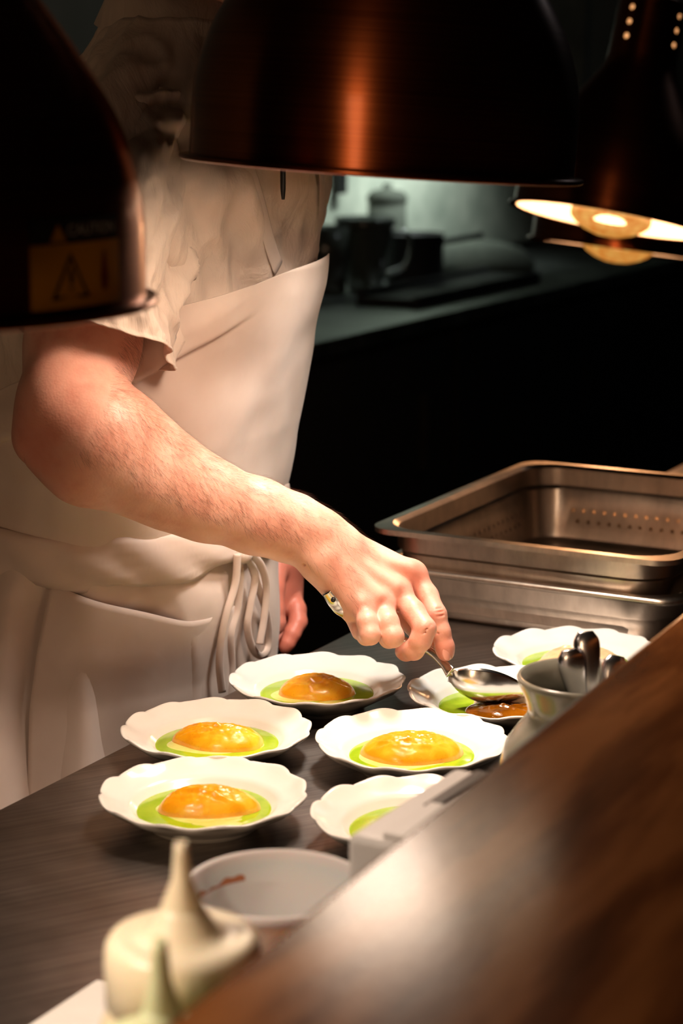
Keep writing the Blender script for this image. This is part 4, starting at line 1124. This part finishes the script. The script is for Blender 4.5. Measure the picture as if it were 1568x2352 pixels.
# ---- the serving spoon in the hand
hz = 1.985
hpts = [P(750, 1360, 1.946), P(773, 1388, 1.950), P(800, 1413, 1.960), P(870, 1452, 2.004), P(930, 1474, 2.006), P(985, 1494, 1.996), P(1018, 1524, 1.980), P(1034, 1545, 1.972)]
spn = empty('serving_spoon', hpts[-1]); tag(spn, 'large steel serving spoon held in the right hand, its bowl over a plate', 'spoon')
obj('handle', tube(hpts, [.0055, .0078, .0076, .0060, .0048, .0044, .0048, .0062], 18, 70, flat=(1, .34), up=(Vector((-.45, -.75, .15)))), M['spoon'], spn, world=True)
hd = obj('hang_hole', xf(lathe([(0, .0016), (.0017, .0016), (.0023, .0008), (.0023, -.0006), (0, -.0006)], 20), Matrix.Translation(P(765, 1378, 1.9440)) @ Vector((-.35, -1, .25)).to_track_quat('Z', 'Y').to_matrix().to_4x4()), M['black'], spn, world=True)
b0_ = P(1032, 1550, 1.972); b1_ = P(1216, 1592, 1.985); bl = (b1_-b0_); L = bl.length; bx = bl.normalized()
bopen = Vector((.08, .74, .67)); bopen = (bopen-bx*bopen.dot(bx)).normalized(); by = bx.cross(bopen)
def bowl_surf(off):
    V = []; nu, nv = 40, 28
    for i in range(nu+1):
        t = i/nu; x = L*t
        hw = .0245*(math.sin(PI*min(1, max(0, t))**.80)**.62 if 0 < t < 1 else 0)+(.004 if t < .05 else 0)
        dep = .018*math.sin(PI*t**.85)**.8 if 0 < t < 1 else 0
        for j in range(nv+1):
            s = -1+2*j/nv
            V.append(b0_+bx*x+by*(hw+off*.5)*s-bopen*((dep+off)*(1-abs(s)**2.2)+.002*(1-t)*0))
    return V, nu, nv
v1, nu, nv = bowl_surf(0); v2, _, _ = bowl_surf(.0011)
Fc = []; n0 = len(v1)
for i in range(nu):
    for j in range(nv):
        a_ = i*(nv+1)+j; q = (a_, a_+1, a_+nv+2, a_+nv+1); Fc.append(q); Fc.append(tuple(x+n0 for x in q[::-1]))
for i in range(nu):
    a_ = i*(nv+1); Fc.append((a_, a_+nv+1, a_+nv+1+n0, a_+n0)); b_ = a_+nv; Fc.append((b_, b_+n0, b_+nv+1+n0, b_+nv+1))
obj('bowl', (v1+v2, Fc), M['spoon'], spn, world=True)
#@@END
# ------------------------------------------------------------------ light and camera
w = bpy.data.worlds.new('world'); SC.world = w; w.use_nodes = True
w.node_tree.nodes['Background'].inputs[0].default_value = (.6, .7, .8, 1); w.node_tree.nodes['Background'].inputs[1].default_value = .004
def area(name, loc, target, sx, sy, power, col):
    l = bpy.data.lights.new(name, 'AREA'); l.shape = 'RECTANGLE'; l.size = sx; l.size_y = sy; l.energy = power; l.color = col
    o = bpy.data.objects.new(name, l); COL.objects.link(o); o.location = loc
    o.rotation_euler = (Vector(target)-Vector(loc)).to_track_quat('-Z', 'Y').to_euler(); return o
area('dining_room_light', (-1.2, -2.1, 1.7), (.0, 1.5, 1.5), .6, 1.3, 27, (1, .62, .36))
wq = on_counter(900, -.64)
bl_ = area('back_counter_light', wq+NB*.42+Z*.95, wq+Z*.40, .8, .10, 8.5, (.84, .95, .90)); bl_.data.spread = math.radians(80)
area('kitchen_ceiling_light', (1.6, 5.0, 2.7), (1.2, 5.0, 0), .5, .5, 1.8, (.85, .95, 1))
cam = bpy.data.cameras.new('camera'); co = bpy.data.objects.new('camera', cam); COL.objects.link(co)
co.location = (0, 0, CAMZ); co.rotation_euler = (PI/2-PITCH, 0, 0)
cam.sensor_fit = 'VERTICAL'; cam.sensor_height = 36; cam.sensor_width = 24; cam.lens = F*36/2352
cam.clip_start = .02; cam.clip_end = 40
cam.dof.use_dof = True; cam.dof.focus_distance = 1.93; cam.dof.aperture_fstop = 5.6; cam.dof.aperture_blades = 9
SC.camera = co
SC.view_settings.view_transform = 'Standard'; SC.view_settings.look = 'None'; SC.view_settings.gamma = 1; SC.view_settings.exposure = -0.18
SC.view_settings.use_curve_mapping = False

SC.cycles.caustics_reflective = False
SC.cycles.caustics_refractive = False
